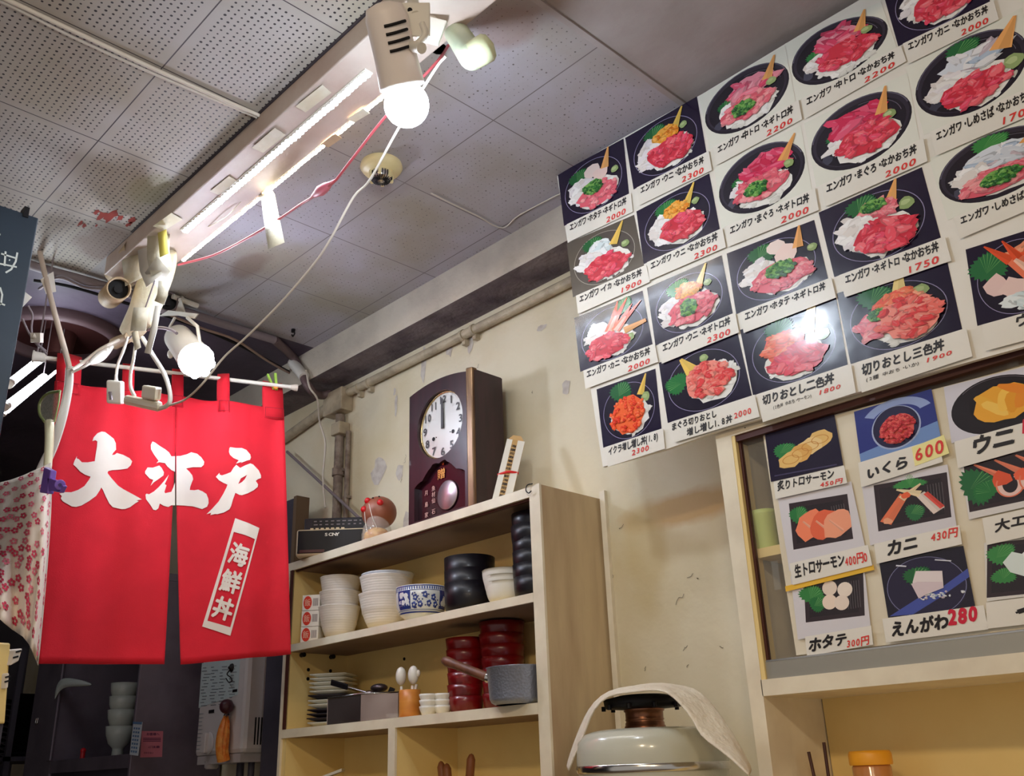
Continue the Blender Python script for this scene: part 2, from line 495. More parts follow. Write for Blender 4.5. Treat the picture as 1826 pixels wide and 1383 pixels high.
for x, y, dx in ((1105, 943, .03), (1225, 1030, .02), (1205, 1078, .025), (1242, 1030, .015), (1218, 1160, .015), (1225, 1190, .01), (1283, 1152, .015), (1150, 1195, .012), (950, 700, .02), (850, 655, .02), (720, 825, .03), (715, 860, .02), (1092, 1025, .02)):
    p = at(x, y, Y=WALL - .002); pts = [p]
    for k in range(4): pts.append(pts[-1] + Vector((rnd.uniform(-.3, 1) * dx * .5, 0, rnd.uniform(-.5, .8) * dx * .5)))
    ribbon(m, pts, .0013, (0, -1, 0))
q = at(1215, 905, Y=WALL); add_stain(m_wall, (q.x, q.y - WALL, q.z), (.22, .5, .05), (196, 158, 104), .8)
q = at(1150, 985, Y=WALL); add_stain(m_wall, (q.x, q.y - WALL, q.z), (.08, .5, .16), (200, 180, 134), .6)
struct(m.build('wall_right', [m_wall, mat('bare plaster', (204, 196, 186), .85, c2=(180, 168, 158), scale=30), mat('crack line', (92, 84, 72), .9)], origin=(0, WALL, 0)))
# ------------------------------------------------------------------ shelf unit against the right wall
def zc(z): return z + CAM_Z
SX0, SX1 = -2.968, -1.716
COUNTER = CAM_Z - .36
shelf = thing('shelf_unit', 'cream open shelf unit of bowls and pans carrying the wooden wall clock', 'shelf unit', (-2.34, 1.9, COUNTER))
m = MB(); m.mat = 0
m.box((-1.7445, FRONT + .008, COUNTER), (SX1, WALL - .003, zc(.722)))
m.mat = 1; m.box((-1.754, FRONT, COUNTER), (SX1 + .001, FRONT + .008, zc(.724)))
m.build('side_panel', [m_ply, m_edge], shelf)
m = MB(); m.mat = 0
m.box((SX0, FRONT + .008, COUNTER), (-2.933, WALL - .003, zc(.694)))
m.mat = 1; m.box((SX0 - .001, FRONT, COUNTER), (-2.955, FRONT + .008, zc(.694)))
m.mat = 2; m.box((-2.945, FRONT - .002, zc(.166)), (-2.933, FRONT + .004, zc(.694)))
m.mat = 3
for y, z in ((1.86, .36), (1.95, .36), (1.86, .33), (1.95, .30)):
    m.cyl((-2.9335, y, zc(z)), (-2.9315, y, zc(z)), .006, n=10)
m.build('side_panel', [m_lam, m_edge, mat('dark door track', (74, 34, 26), .5), m_black], shelf)
m_under = mat('greyish board underside', (142, 118, 100), .7, c2=(128, 104, 86), scale=5)  # undersides of the boards are darker and greyer
def board(name, x0, x1, z0, z1):
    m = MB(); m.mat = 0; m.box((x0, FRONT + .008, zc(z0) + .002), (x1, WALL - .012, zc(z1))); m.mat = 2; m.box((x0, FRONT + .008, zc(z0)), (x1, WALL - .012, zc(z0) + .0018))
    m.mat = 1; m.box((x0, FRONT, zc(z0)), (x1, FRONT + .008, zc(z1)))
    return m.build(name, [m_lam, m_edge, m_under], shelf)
b = board('top_board', SX0, -1.754, .694, .722)
m = MB(); m.box((-2.93, FRONT + .01, zc(.688)), (-1.757, FRONT + .02, zc(.694))); m.build('door_track', mat('dark door track', (74, 34, 26)), shelf)
board('shelf_board', -2.933, -1.755, .4145, .438)
board('shelf_board', -2.953, -1.755, .139, .166)
board('shelf_board', -2.933, -1.755, -.36, -.335)
m = MB(); m.mat = 0; m.box((-2.367, FRONT + .008, zc(-.335)), (-2.337, WALL - .012, zc(.139))); m.mat = 1
m.box((-2.368, FRONT, zc(-.335)), (-2.336, FRONT + .008, zc(.139))); m.build('divider', [m_lam, m_edge], shelf)
m = MB(); m.box((-2.933, WALL - .012, COUNTER), (-1.7445, WALL - .004, zc(.694))); m.mat = 1
for x, z in ((-2.25, .63), (-1.98, .63), (-2.6, .37)):
    m.cyl((x, WALL - .0125, zc(z)), (x, WALL - .015, zc(z)), .005, n=10)
m.build('back_panel', [m_lam, m_black], shelf)
m = MB()
for z in (.4105, .4105):
    pass
for y in (1.83, 1.95): m.cyl((-2.933, y, zc(.407)), (-2.915, y, zc(.407)), .008, n=10)
m.build('shelf_pin', m_black, shelf)
# small wire hook under the top right corner
p = at(945, 868, Y=FRONT - .002)
m = MB(); m.tube([p + Vector(q) for q in ((.012, -.002, .006), (-.006, -.004, .006), (-.010, -.006, -.008), (.0, -.006, -.018), (.010, -.006, -.014))], .0016, 6); m.build('hook', m_black, shelf)

# counter that carries the unit, the rice cooker and the cabinet
m = MB(); m.box((-3.0, 1.5, COUNTER - .04), (.9, WALL - .002, COUNTER)); m.box((-2.95, 1.56, 0), (.85, WALL - .02, COUNTER - .04))
tag(m.build('counter', m_lam, bevel=.004), 'cream counter along the wall carrying the shelf unit and the rice cooker', 'counter')

# ------------------------------------------------------------------ cabinet with sliding glass doors
CX0, CX1 = -1.150, .75
cab = thing('cabinet', 'cream wall cabinet with sliding glass doors covered in small dish photos', 'cabinet', (-.2, 1.9, COUNTER))
ztop = .755
m = MB()
m.hexa([(CX0 + .012, FRONT, COUNTER), (-1.112, FRONT, COUNTER), (-1.112, WALL - .003, COUNTER), (CX0 + .012, WALL - .003, COUNTER)],
       [(CX0, FRONT, zc(ztop)), (-1.108, FRONT, zc(ztop)), (-1.108, WALL - .003, zc(ztop)), (CX0, WALL - .003, zc(ztop))])
m.mat = 1; m.box((-1.1118, FRONT + .001, zc(.164)), (-1.100, FRONT + .05, zc(.69)))
m.mat = 2; m.box((-1.100, FRONT + .012, zc(.164)), (-1.094, FRONT + .022, zc(.69)))
m.build('side_panel', [m_edge, m_lam, mat('dark door track', (74, 34, 26))], cab)
m = MB(); m.box((-1.108, FRONT, zc(.690)), (CX1, WALL - .003, zc(ztop))); m.mat = 1
m.box((-1.1, FRONT + .004, zc(.676)), (CX1, FRONT + .05, zc(.690)))
m.mat = 2
for k in range(14): m.cyl((-1.07 + k * .09, FRONT - .0006, zc(.70)), (-1.07 + k * .09, FRONT + .001, zc(.70)), .0015, n=6)
m.build('top_rail', [m_edge, mat('dark door track', (74, 34, 26)), m_black], cab)
m = MB(); m.box((-1.112, FRONT, zc(.132)), (CX1, WALL - .003, zc(.164))); m.build('bottom_rail', m_edge, cab)
m = MB(); m.box((-1.108, FRONT + .006, zc(.164)), (CX1, FRONT + .034, zc(.200))); m.mat = 1; m.box((-1.108, FRONT + .0055, zc(.198)), (CX1, FRONT + .034, zc(.2015)))
m.build('door_track', [mat('aluminium track', (176, 172, 160), .4, .6), m_chrome], cab)
m = MB(); m.box((-1.108, WALL - .02, zc(-.335)), (CX1, WALL - .004, zc(.69))); m.build('back_panel', m_lam, cab)
m = MB(); m.mat = 0; m.box((-1.100, FRONT + .026, zc(.415)), (CX1, WALL - .02, zc(.435))); m.build('shelf_board', m_lam, cab)
m = MB(); m.box((-1.112, FRONT, zc(-.36)), (CX1, WALL - .004, zc(-.335))); m.build('bottom_board', m_edge, cab)
m = MB(); m.box((CX1 - .03, FRONT, COUNTER), (CX1, WALL - .004, zc(ztop))); m.build('side_panel', m_edge, cab)
GY = FRONT + .018
m = MB(); m.box((-1.094, GY, zc(.200)), (-.50, GY + .004, zc(.680))); pane = m.build('glass_door', m_glass, cab)
m = MB(); m.box((-1.06, GY - .004, zc(.34)), (-1.045, GY - .001, zc(.40))); m.build('finger_pull', m_glass, pane)
m = MB(); m.box((-.52, GY + .008, zc(.200)), (CX1 - .03, GY + .012, zc(.680))); m.build('glass_door', m_glass, cab)
m = MB(); m.slab([at(x, y, Y=GY - .0012) for x, y in ((1360, 772), (1500, 736), (1680, 690), (1900, 632), (1900, 1112), (1700, 1136), (1420, 1168))], (0, .001, 0)); m.build('film_sleeve', mat('milky film sleeve', (234, 224, 200), .25, c2=(226, 214, 188), scale=5, coat=.3), pane)
# what shows through the uncovered strip of glass
c, r = disc(1345, 1396, 985, 1.835)
m = MB(); m.lathe((c.x, c.y, zc(.435)), (0, 0, 1), [(r * .85, 0), (r, .07), (r * 1.04, .075), (r * 1.04, .085), (r * .9, .085), (r * .85, .02)], 24)
tag(m.build('food_tub', mat('green tub', (196, 206, 116), .45)), 'pale green round tub behind the cabinet glass', 'tub')

# ------------------------------------------------------------------ menu board
BY = 1.765
def bp(x, y, d=0.0): return at(x, y, Y=BY - d)
m = MB()
outl = [bp(993, 306), bp(1075, 832), bp(1184, 802), bp(1290, 765), bp(1826, 618), bp(2050, 540), bp(2050, -250), bp(1826, -172), bp(1430, 60), bp(1253, 167), bp(1115, 243)]
outl = [Vector((p.x, p.y, min(p.z, H - .001))) for p in outl]
m.slab(outl, (0, .010, 0))
tag(m.build('menu_board', m_paper), 'large white board of bowl photos filling the wall above the cabinet', 'menu board')
# ------------------------------------------------------------------ photo menu cards
PAL = {
 'akami': [(214, 44, 86), (226, 66, 104), (198, 30, 70), (232, 92, 124)],
 'chutoro': [(236, 96, 126), (244, 130, 150), (226, 72, 108), (240, 150, 166)],
 'nakaochi': [(240, 84, 100), (228, 62, 82), (246, 112, 122), (236, 74, 104), (214, 50, 70)],
 'negitoro': [(242, 132, 142), (234, 108, 122), (248, 158, 160), (226, 96, 112)],
 'engawa': [(242, 238, 234), (250, 248, 246), (230, 222, 216), (236, 230, 232)],
 'hotate': [(244, 220, 210), (248, 230, 222), (236, 206, 198)],
 'uni': [(236, 140, 30), (246, 166, 50), (222, 118, 20), (250, 180, 74)],
 'ikura': [(242, 70, 34), (250, 92, 44), (230, 52, 24), (252, 112, 60)],
 'redroe': [(206, 40, 50), (224, 66, 66), (190, 30, 42), (234, 96, 88)],
 'rice': [(240, 238, 230), (248, 247, 242), (226, 224, 214)],
 'negi': [(40, 110, 44), (70, 140, 56), (28, 86, 38), (120, 176, 84)],
 'salmon': [(250, 136, 96), (244, 112, 76), (252, 168, 132), (240, 100, 80)],
 'saba': [(230, 232, 236), (176, 194, 214), (206, 190, 198), (240, 240, 242), (216, 222, 230)],
 'aburi': [(238, 196, 118), (226, 172, 92), (246, 212, 146), (214, 154, 78)],
 'ika': [(232, 240, 240), (216, 230, 232), (242, 246, 246)],
 'crab': [(236, 92, 48), (244, 124, 74), (222, 66, 36), (246, 160, 120)],
 'shiso': [(42, 122, 62), (58, 138, 68), (34, 104, 56)],
 'mixed': [(236, 88, 84), (242, 116, 104), (228, 64, 66), (246, 146, 130)],
}
GINGER = [(240, 204, 96), (246, 186, 110), (232, 214, 110)]
NAVY = (27, 17, 47); WHT = (236, 236, 222)

class Card:
    """a printed picture with its hand-written slip, laid on the quad TL, TR, BR, BL"""
    def __init__(s, quad, normal=(0, -1, 0), seed=0):
        s.q = [Vector(p) for p in quad]; s.n = Vector(normal); s.r = random.Random(seed); s.k = 0; s.m = MB()
    def P(s, u, v, d=0.0):
        tl, tr, br, bl = s.q
        return (bl * (1 - u) + br * u) * (1 - v) + (tl * (1 - u) + tr * u) * v + s.n * d
    def pc(s, pts, c, jit=8):
        s.k += 1; d = .0006 + s.k * 1.2e-5
        j = s.r.uniform(-jit, jit); s.m.col = rgb(*[min(255, max(0, x + j)) for x in c])
        s.m.add([s.P(u, v, d) for u, v in pts], [list(range(len(pts)))])
    def rect(s, u0, v0, u1, v1, c): s.pc([(u0, v0), (u1, v0), (u1, v1), (u0, v1)], c, 0)
    def ell(s, cu, cv, ru, rv, c, n=40, a0=0, jit=0):
        s.pc([(cu + ru * math.cos(2 * math.pi * i / n), cv + rv * math.sin(2 * math.pi * i / n)) for i in range(n)], c, jit)
    def ring(s, cu, cv, ru, rv, w, c, a0=0.0, a1=2 * math.pi, n=48):
        s.k += 1; d = .0006 + s.k * 1.2e-5; s.m.col = rgb(*c); A = []; B = []
        for i in range(n + 1):
            a = a0 + (a1 - a0) * i / n
            A.append(s.P(cu + ru * math.cos(a), cv + rv * math.sin(a), d)); B.append(s.P(cu + (ru - w) * math.cos(a), cv + (rv - w) * math.sin(a), d))
        s.m.loft([B, A], smooth=False)
    def blob(s, cu, cv, ru, rv, c, n=9, rough=.28, rot=0.0, jit=8):
        ph = s.r.uniform(0, 6.28); pts = []
        for i in range(n):
            a = 2 * math.pi * i / n; q = 1 + s.r.uniform(-rough, rough)
            x, y = ru * q * math.cos(a + ph), rv * q * math.sin(a + ph)
            pts.append((cu + x * math.cos(rot) - y * math.sin(rot), cv + x * math.sin(rot) + y * math.cos(rot)))
        s.pc(pts, c, jit)
    def pile(s, kind, cu, cv, ru, rv, n=26, size=.085, asp=.6, rough=.38, base=True, nn=10):
        pal = PAL[kind]
        if base: s.blob(cu, cv, ru, rv, pal[-1] if kind not in ('engawa', 'rice', 'ika', 'hotate') else pal[0], 22, .10)
        sp = []
        for i in range(n):
            a = s.r.uniform(0, 6.28); q = math.sqrt(s.r.random())
            sp.append((cv + rv * q * math.sin(a), cu + ru * q * math.cos(a)))
        for v, u in sorted(sp, reverse=True):
            z = size * s.r.uniform(.7, 1.25); c = s.r.choice(pal); rot = s.r.uniform(-1.2, 1.2)
            dk = tuple(int(x * .84) for x in c) if kind not in ('engawa', 'rice') else tuple(int(x * .93) for x in c)
            s.blob(u + .006, v - .010, z, z * asp, dk, nn, rough, rot, 4)
            s.blob(u, v, z * .92, z * asp * .9, c, nn, rough, rot, 6)
            lt = tuple(min(255, int(x + (255 - x) * .22)) for x in c)
            s.blob(u - z * .15, v + z * .16, z * .46, z * asp * .22, lt, 7, .35, rot, 4)
    def leaf(s, cu, cv, ru, rv, rot=0.6):
        pts = []
        for i in range(44):
            a = 2 * math.pi * i / 44; q = 1.0 if i % 2 else .82
            x, y = ru * q * math.cos(a), rv * q * math.sin(a) * (1 - .35 * math.cos(a))
            pts.append((cu + x * math.cos(rot) - y * math.sin(rot), cv + x * math.sin(rot) + y * math.cos(rot)))
        s.pc(pts, s.r.choice(PAL['shiso']))
        for k in range(-3, 4):
            a = rot + k * .33
            s.pc([(cu - ru * .5 * math.cos(rot), cv - ru * .5 * math.sin(rot)), (cu + ru * .72 * math.cos(a) + .006, cv + rv * .72 * math.sin(a)), (cu + ru * .72 * math.cos(a), cv + rv * .72 * math.sin(a) + .008)], (104, 172, 96))
    def wedge(s, u0, v0, w0, u1, v1, w1, c):
        """tapering stick from (u0, v0) to (u1, v1)"""
        dx, dy = u1 - u0, v1 - v0; L = math.hypot(dx, dy); nx, ny = -dy / L, dx / L
        s.pc([(u0 + nx * w0, v0 + ny * w0), (u0 - nx * w0, v0 - ny * w0), (u1 - nx * w1, v1 - ny * w1), (u1 + nx * w1, v1 + ny * w1)], c)
        s.pc([(u0 + nx * w0 * .2, v0 + ny * w0 * .2), (u0 - nx * w0 * .8, v0 - ny * w0 * .8), (u1 - nx * w1, v1 - ny * w1), (u1, v1)], tuple(int(x * .93) for x in c))
    def claw(s, u0, v0, u1, v1, w):
        s.wedge(u0, v0, w, u0 + (u1 - u0) * .55, v0 + (v1 - v0) * .55, w * .75, (240, 120, 84))
        for k in (-1, 1):
            s.wedge(u0 + (u1 - u0) * .5 + k * w * .4, v0 + (v1 - v0) * .5, w * .55, u1 + k * w * .9, v1, w * .08, (232, 84, 44))
        s.wedge(u0, v0, w * .5, u0 + (u1 - u0) * .5, v0 + (v1 - v0) * .5, w * .2, (248, 196, 170))
    def wasabi(s, u, v, z=.055):
        s.blob(u, v, z, z * 1.1, (150, 172, 112), 12, .12); s.blob(u - .01, v + .015, z * .6, z * .5, (182, 200, 140), 10, .15)
    def tray(c, u0, v0, u1, v1, sk=.04, lines=True):
        c.pc([(u0, v0 + sk), (u1 - sk, v0), (u1, v1 - sk), (u0 + sk, v1)], (50, 36, 42), 0)
        c.pc([(u0 + .06, v0 + sk + .07), (u1 - sk - .07, v0 + .07), (u1 - .07, v1 - sk - .07), (u0 + sk + .06, v1 - .07)], (38, 27, 34), 0)
        for k in range(6 if lines else 0):
            u = u1 - .24 + k * .032
            c.wedge(u, v0 + .14, .004, u + .01, v1 - .16, .004, (96, 88, 92))
    def writing(s, parent, text, u0, u1, v, h, price=None, pu0=.62, pu1=.95, pv=None, ph=None, bold=.040, pbold=.024, slip=None, name='caption', pcol=None):
        if slip:
            q = MB(); u_0, v_0, u_1, v_1 = slip
            q.slab([s.P(u_0, v_0, .0046), s.P(u_1, v_0, .0046), s.P(u_1, v_1, .0046), s.P(u_0, v_1, .0046)], s.n * .0006)
            q.build('caption_slip', m_paper, parent)
        t = MB(); write(t, text, lambda u, v_: s.P(u, v_, .0056), u0, u1, v, h, bold, rr=s.r)
        t.build(name, m_ink, parent)
        if price:
            t = MB(); write(t, price, lambda u, v_: s.P(u, v_, .0058), pu0, pu1, pv if pv is not None else v - h, ph or h, pbold, rr=s.r)
            t.build('price', pcol or m_red, parent)

def quad_on(pts, Y): return [at(x, y, Y=Y) for x, y in pts]

def open_card(pts, label, group, Y=BY, seed=0, back=WHT):
    c = Card(quad_on(pts, Y), seed=seed)
    mid = c.P(.5, 0)
    root = thing('menu_card', label, 'menu card', mid, group)
    return c, root

def close_card(c, root):
    c.m.build('photo', m_print, root)

GB = 'bowl menu cards on the white board'
CARDN = [0]
def bowl_card(pts, label, text, price, tops, white=False, t=(.10, .97, -.105, .135), p=(.66, .96, -.27, .12), extra=None, slip=(.06, -.34, 1.04, -.012)):
    CARDN[0] += 1
    c, root = open_card(pts, label, GB, seed=CARDN[0] * 13 + 5)
    c.rect(0, 0, 1, 1, WHT if white else NAVY)
    if white:
        c.ell(.50, .50, .485, .485, (34, 28, 42)); c.ell(.50, .52, .465, .455, (50, 44, 58)); c.ell(.50, .49, .435, .415, (30, 25, 38))
        c.ring(.5, .51, .476, .470, .012, (96, 92, 110), .2, 2.9); c.ring(.5, .5, .40, .385, .006, (104, 98, 112), .1, 1.5)
        c.blob(.16, .30, .05, .07, (70, 70, 86), 9)
    else:
        c.ell(.5, .47, .43, .455, (20, 13, 34)); c.ring(.5, .47, .435, .46, .008, (150, 142, 176)); c.ell(.5, .45, .40, .42, (25, 17, 40))
    for q in tops: getattr(c, q[0])(*q[1:])
    close_card(c, root)
    c.writing(root, text, t[0], t[1], t[2], t[3], price, p[0], p[1], p[2], p[3], slip=slip)
    if extra:
        for (tx, u0, u1, v, h, kind) in extra:
            q = MB(); write(q, tx, lambda u, v_: c.P(u, v_, .0058), u0, u1, v, h, (.028 if h > .09 else .008) if kind == 'k' else .02, rr=c.r)
            q.build('caption' if kind == 'k' else 'price', m_ink if kind == 'k' else m_red, root)
    return root

GI, GO = (240, 200, 92), (246, 178, 104)
def base(u=.56, v=.34): return [('pile', 'rice', u, v - .02, .30, .26, 26, .05, .7)]
def ginger(u=.64, v=.60, u1=.80, v1=.98, c=GI): return ('wedge', u, v, .060, u1, v1, .010, c)
lf = lambda u=.40, v=.74: ('leaf', u, v, .16, .17, .9)
ENG = ('pile', 'engawa', .33, .48, .17, .19, 16, .075, .62)
# first column
bowl_card([(995, 311), (1112, 247), (1122, 346), (1006, 403)], 'bowl photo with pale scallops and green onion, topmost in the first board column', 'エンガワ・ホタテ・ネギトロ丼', '2000',
  base() + [lf(.33, .72), ('pile', 'engawa', .32, .46, .18, .22, 16, .08), ('blob', .52, .72, .12, .12, (246, 224, 214)), ('blob', .62, .60, .12, .12, (242, 212, 202)), ginger(.70, .66, .78, 1.0, GO), ('wasabi', .84, .55), ('pile', 'negitoro', .55, .28, .30, .20, 40, .045, .8), ('pile', 'negi', .50, .42, .15, .12, 60, .02, .9)])
bowl_card([(1011, 434), (1131, 383), (1149, 474), (1022, 530)], 'glare-washed bowl photo with white squid, second card down in the first board column', 'エンガワ・イカ・なかおち丼', '1900',
  [('rect', 0, 0, 1, 1, (92, 84, 74)), ('ell', .5, .47, .43, .455, (84, 76, 70)), ('ring', .5, .47, .435, .46, .008, (170, 164, 150))] + base() + [lf(.40, .76), ('pile', 'ika', .48, .66, .15, .15, 10, .09, .5), ('pile', 'engawa', .30, .48, .15, .18, 12, .08), ginger(.66, .62, .84, .98, GI), ('wasabi', .82, .55), ('pile', 'nakaochi', .52, .30, .30, .20, 34, .055)])
bowl_card([(1024, 567), (1146, 518), (1164, 614), (1035, 663)], 'bowl photo with orange crab claws, third card down in the first board column', 'エンガワ・カニ・なかおち丼', '2000',
  base(.5) + [('leaf', .72, .88, .16, .12, .9), ('pile', 'engawa', .33, .52, .17, .22, 16, .08), ('claw', .48, .50, .72, .98, .075), ('claw', .56, .48, .90, .84, .07), ('wedge', .68, .42, .06, .98, .46, .03, GO), ('wasabi', .74, .28, .06), ('pile', 'nakaochi', .42, .28, .28, .20, 36, .06)])
bowl_card([(1064, 694), (1169, 657), (1180, 764), (1076, 798)], 'bowl photo heaped with bright orange salmon roe, bottom card of the first column', 'イクラ増し増し丼(1.8)', '2300',
  [('leaf', .42, .82, .18, .2, .9), ginger(.72, .66, .84, .98, GI), ('wasabi', .80, .60, .07), ('pile', 'rice', .52, .36, .32, .30, 20, .06), ('pile', 'ikura', .48, .40, .29, .30, 90, .028, .95)], p=(.5, .8, -.24, .11))
# second column
UNI = [lf(.42, .76), ('pile', 'engawa', .30, .44, .17, .22, 18, .08), ginger(.64, .62, .80, .98, GI), ('wasabi', .78, .66, .05), ('pile', 'uni', .52, .66, .16, .12, 26, .05, .75)]
bowl_card([(1115, 246), (1243, 172), (1260, 272), (1130, 338)], 'bowl photo with orange sea urchin over red tuna, topmost in the second column', 'エンガワ・ウニ・なかおち丼', '2300',
  base() + UNI + [('pile', 'nakaochi', .56, .34, .29, .22, 38, .06)])
bowl_card([(1135, 377), (1265, 309), (1284, 409), (1148, 471)], 'sea urchin and red tuna bowl photo, second card down in the second column', 'エンガワ・ウニ・なかおち丼', '2300',
  base() + UNI + [('pile', 'nakaochi', .56, .34, .29, .22, 38, .06)])
bowl_card([(1154, 513), (1287, 455), (1307, 559), (1169, 616)], 'bowl photo with sea urchin and green onion, third card down in the second column', 'エンガワ・ウニ・ネギトロ丼', '2300',
  base() + UNI + [('pile', 'negitoro', .55, .34, .30, .22, 40, .055, .7), ('pile', 'negi', .50, .38, .11, .14, 50, .02, .9)])
bowl_card([(1175, 647), (1315, 591), (1341, 705), (1191, 754)], 'bowl photo heaped with chopped red tuna only, bottom card of the second column', 'まぐろ切りおとし', None,
  [('leaf', .17, .56, .15, .17, 2.8), ('wedge', .40, .66, .09, .28, .92, .02, GI), ('wasabi', .56, .80, .055), ('pile', 'rice', .62, .40, .30, .30, 26, .06), ('pile', 'mixed', .56, .46, .27, .27, 60, .055, .75)],
  t=(.05, .60, -.10, .12), extra=[('増し増し1.8丼', .22, .76, -.25, .13, 'k'), ('2000', .78, .98, -.22, .11, 'r')])
# third column
TOR = [('leaf', .30, .56, .12, .12, .9), ('pile', 'engawa', .30, .44, .12, .13, 12, .06)]
bowl_card([(1247, 172), (1400, 81), (1419, 182), (1265, 267)], 'black bowl on white with fatty tuna slices and green onion, topmost in the third column', 'エンガワ・中トロ・ネギトロ丼', '2200',
  base(.52) + TOR + [('pile', 'chutoro', .56, .68, .22, .15, 12, .12, .5), ginger(.76, .62, .88, .94, GO), ('wasabi', .80, .55), ('pile', 'negitoro', .50, .36, .29, .18, 40, .055, .7), ('pile', 'negi', .46, .36, .13, .11, 60, .02, .9)], True)
bowl_card([(1274, 299), (1428, 223), (1448, 338), (1287, 407)], 'black bowl on white, red tuna slices and green onion, second in the third column', 'エンガワ・まぐろ・ネギトロ丼', '2000',
  base(.52) + TOR + [('pile', 'akami', .58, .68, .22, .15, 12, .12, .5), ginger(.76, .60, .93, .92, GO), ('wasabi', .82, .52), ('pile', 'negitoro', .50, .36, .29, .18, 40, .055, .7), ('pile', 'negi', .44, .36, .13, .11, 60, .02, .9)], True)
bowl_card([(1296, 452), (1452, 392), (1477, 497), (1313, 560)], 'bowl photo with pale scallops and onion, third card in the third column', 'エンガワ・ホタテ・ネギトロ丼', None,
  base() + [lf(.40, .78), ('pile', 'engawa', .34, .48, .18, .22, 16, .085), ('blob', .54, .78, .12, .12, (246, 226, 216)), ('blob', .66, .64, .13, .13, (244, 216, 206)), ginger(.78, .66, .84, 1.0, GO), ('wasabi', .92, .58), ('pile', 'negitoro', .56, .32, .32, .22, 44, .05, .8), ('pile', 'negi', .56, .42, .16, .13, 70, .02, .9)])
bowl_card([(1320, 588), (1491, 529), (1512, 650), (1343, 705)], 'bowl photo of two coloured chopped fish, bottom card of the third column', '切りおとし二色丼', None,
  base(.5) + [lf(.42, .82), ('wedge', .66, .62, .085, .76, .98, .04, (238, 214, 140)), ('wasabi', .82, .54, .075), ('pile', 'salmon', .42, .54, .22, .22, 30, .075), ('pile', 'nakaochi', .54, .30, .30, .20, 34, .075)],
  t=(.10, .86, -.13, .15), slip=(.06, -.42, 1.04, -.012), extra=[('(2色丼 中おち・サーモン)', .20, .62, -.27, .06, 'k'), ('1800', .68, .92, -.27, .08, 'r')])
# fourth column
bowl_card([(1400, 78), (1571, 3), (1600, 86), (1421, 182)], 'black bowl on white with fatty tuna and chopped tuna, topmost in the fourth column', 'エンガワ・中トロ・なかおち丼', '2200',
  base(.55) + TOR + [('pile', 'chutoro', .52, .70, .24, .15, 12, .12, .5), ginger(.74, .64, .84, .98, GO), ('wasabi', .80, .60, .06), ('pile', 'nakaochi', .58, .38, .29, .20, 38, .06)], True)
bowl_card([(1434, 220), (1618, 130), (1640, 250), (1456, 334)], 'black bowl on white, red tuna slices without onion, second in the fourth column', 'エンガワ・まぐろ・なかおち丼', '2000',
  base(.55) + TOR + [('pile', 'akami', .50, .68, .24, .15, 12, .12, .5), ginger(.72, .60, .80, .96, GO), ('wasabi', .79, .54, .06), ('pile', 'nakaochi', .56, .36, .29, .20, 38, .06)], True)
bowl_card([(1460, 379), (1644, 298), (1678, 424), (1488, 494)], 'navy bowl photo with chopped tuna and white fish, third in the fourth column', 'エンガワ・ネギトロ・なかおち丼', '1750',
  base(.55) + [lf(.42, .82), ginger(.66, .70, .76, 1.0, GO), ('wasabi', .80, .62, .075), ('pile', 'negitoro', .54, .68, .18, .14, 24, .05), ('pile', 'negi', .50, .76, .12, .08, 50, .02, .9), ('pile', 'engawa', .30, .46, .17, .24, 18, .09), ('pile', 'nakaochi', .56, .32, .30, .22, 38, .07)])
bowl_card([(1492, 523), (1690, 468), (1716, 587), (1517, 649)], 'bowl photo of three coloured chopped fish, bottom card of the fourth column', '切りおとし三色丼', None,
  base(.55) + [('leaf', .36, .78, .17, .2, .7), ('wedge', .54, .66, .075, .58, .98, .04, (238, 214, 140)), ('wasabi', .74, .72, .075), ('pile', 'salmon', .52, .66, .19, .14, 24, .07), ('pile', 'negitoro', .30, .42, .17, .18, 24, .07), ('pile', 'negi', .34, .54, .10, .08, 44, .02, .9), ('pile', 'mixed', .60, .38, .27, .26, 40, .075)],
  t=(.10, .84, -.14, .16), slip=(.06, -.42, 1.04, -.012), extra=[('(2種 中おち・いか)', .12, .62, -.28, .06, 'k'), ('1900', .66, .90, -.28, .08, 'r')])
# fifth column, running out of the picture
bowl_card([(1572, -22), (1738, -98), (1766, 4), (1602, 83)], 'navy photo of red fish topmost in the fifth column', 'エンガワ・カニ・なかおち丼', '2000',
  base(.55) + [lf(.40, .8), ('pile', 'engawa', .32, .48, .17, .22, 16, .08), ('pile', 'nakaochi', .56, .36, .30, .24, 40, .07)])
SAB = [('leaf', .50, .84, .16, .15, .4), ('pile', 'saba', .52, .64, .27, .15, 14, .11, .42), ('wedge', .78, .62, .10, .94, .94, .015, GO), ('wasabi', .86, .40, .085), ('pile', 'engawa', .28, .46, .15, .14, 12, .09)]
bowl_card([(1615, 120), (1822, 14), (1850, 150), (1648, 241)], 'dark bowl on white with silver mackerel and red tuna, second in the fifth column', 'エンガワ・しめさば・なかおち丼', '1700',
  base(.55) + SAB + [('pile', 'nakaochi', .50, .30, .30, .18, 36, .07)], True)
bowl_card([(1656, 283), (1880, 190), (1912, 300), (1690, 393)], 'dark blue bowl on white with mackerel and green onion, third card in the fifth column', 'エンガワ・しめさば・ネギトロ丼', '1700',
  base(.55) + SAB + [('pile', 'negitoro', .46, .28, .30, .18, 36, .07), ('pile', 'negi', .50, .30, .16, .11, 70, .024, .9)], True)
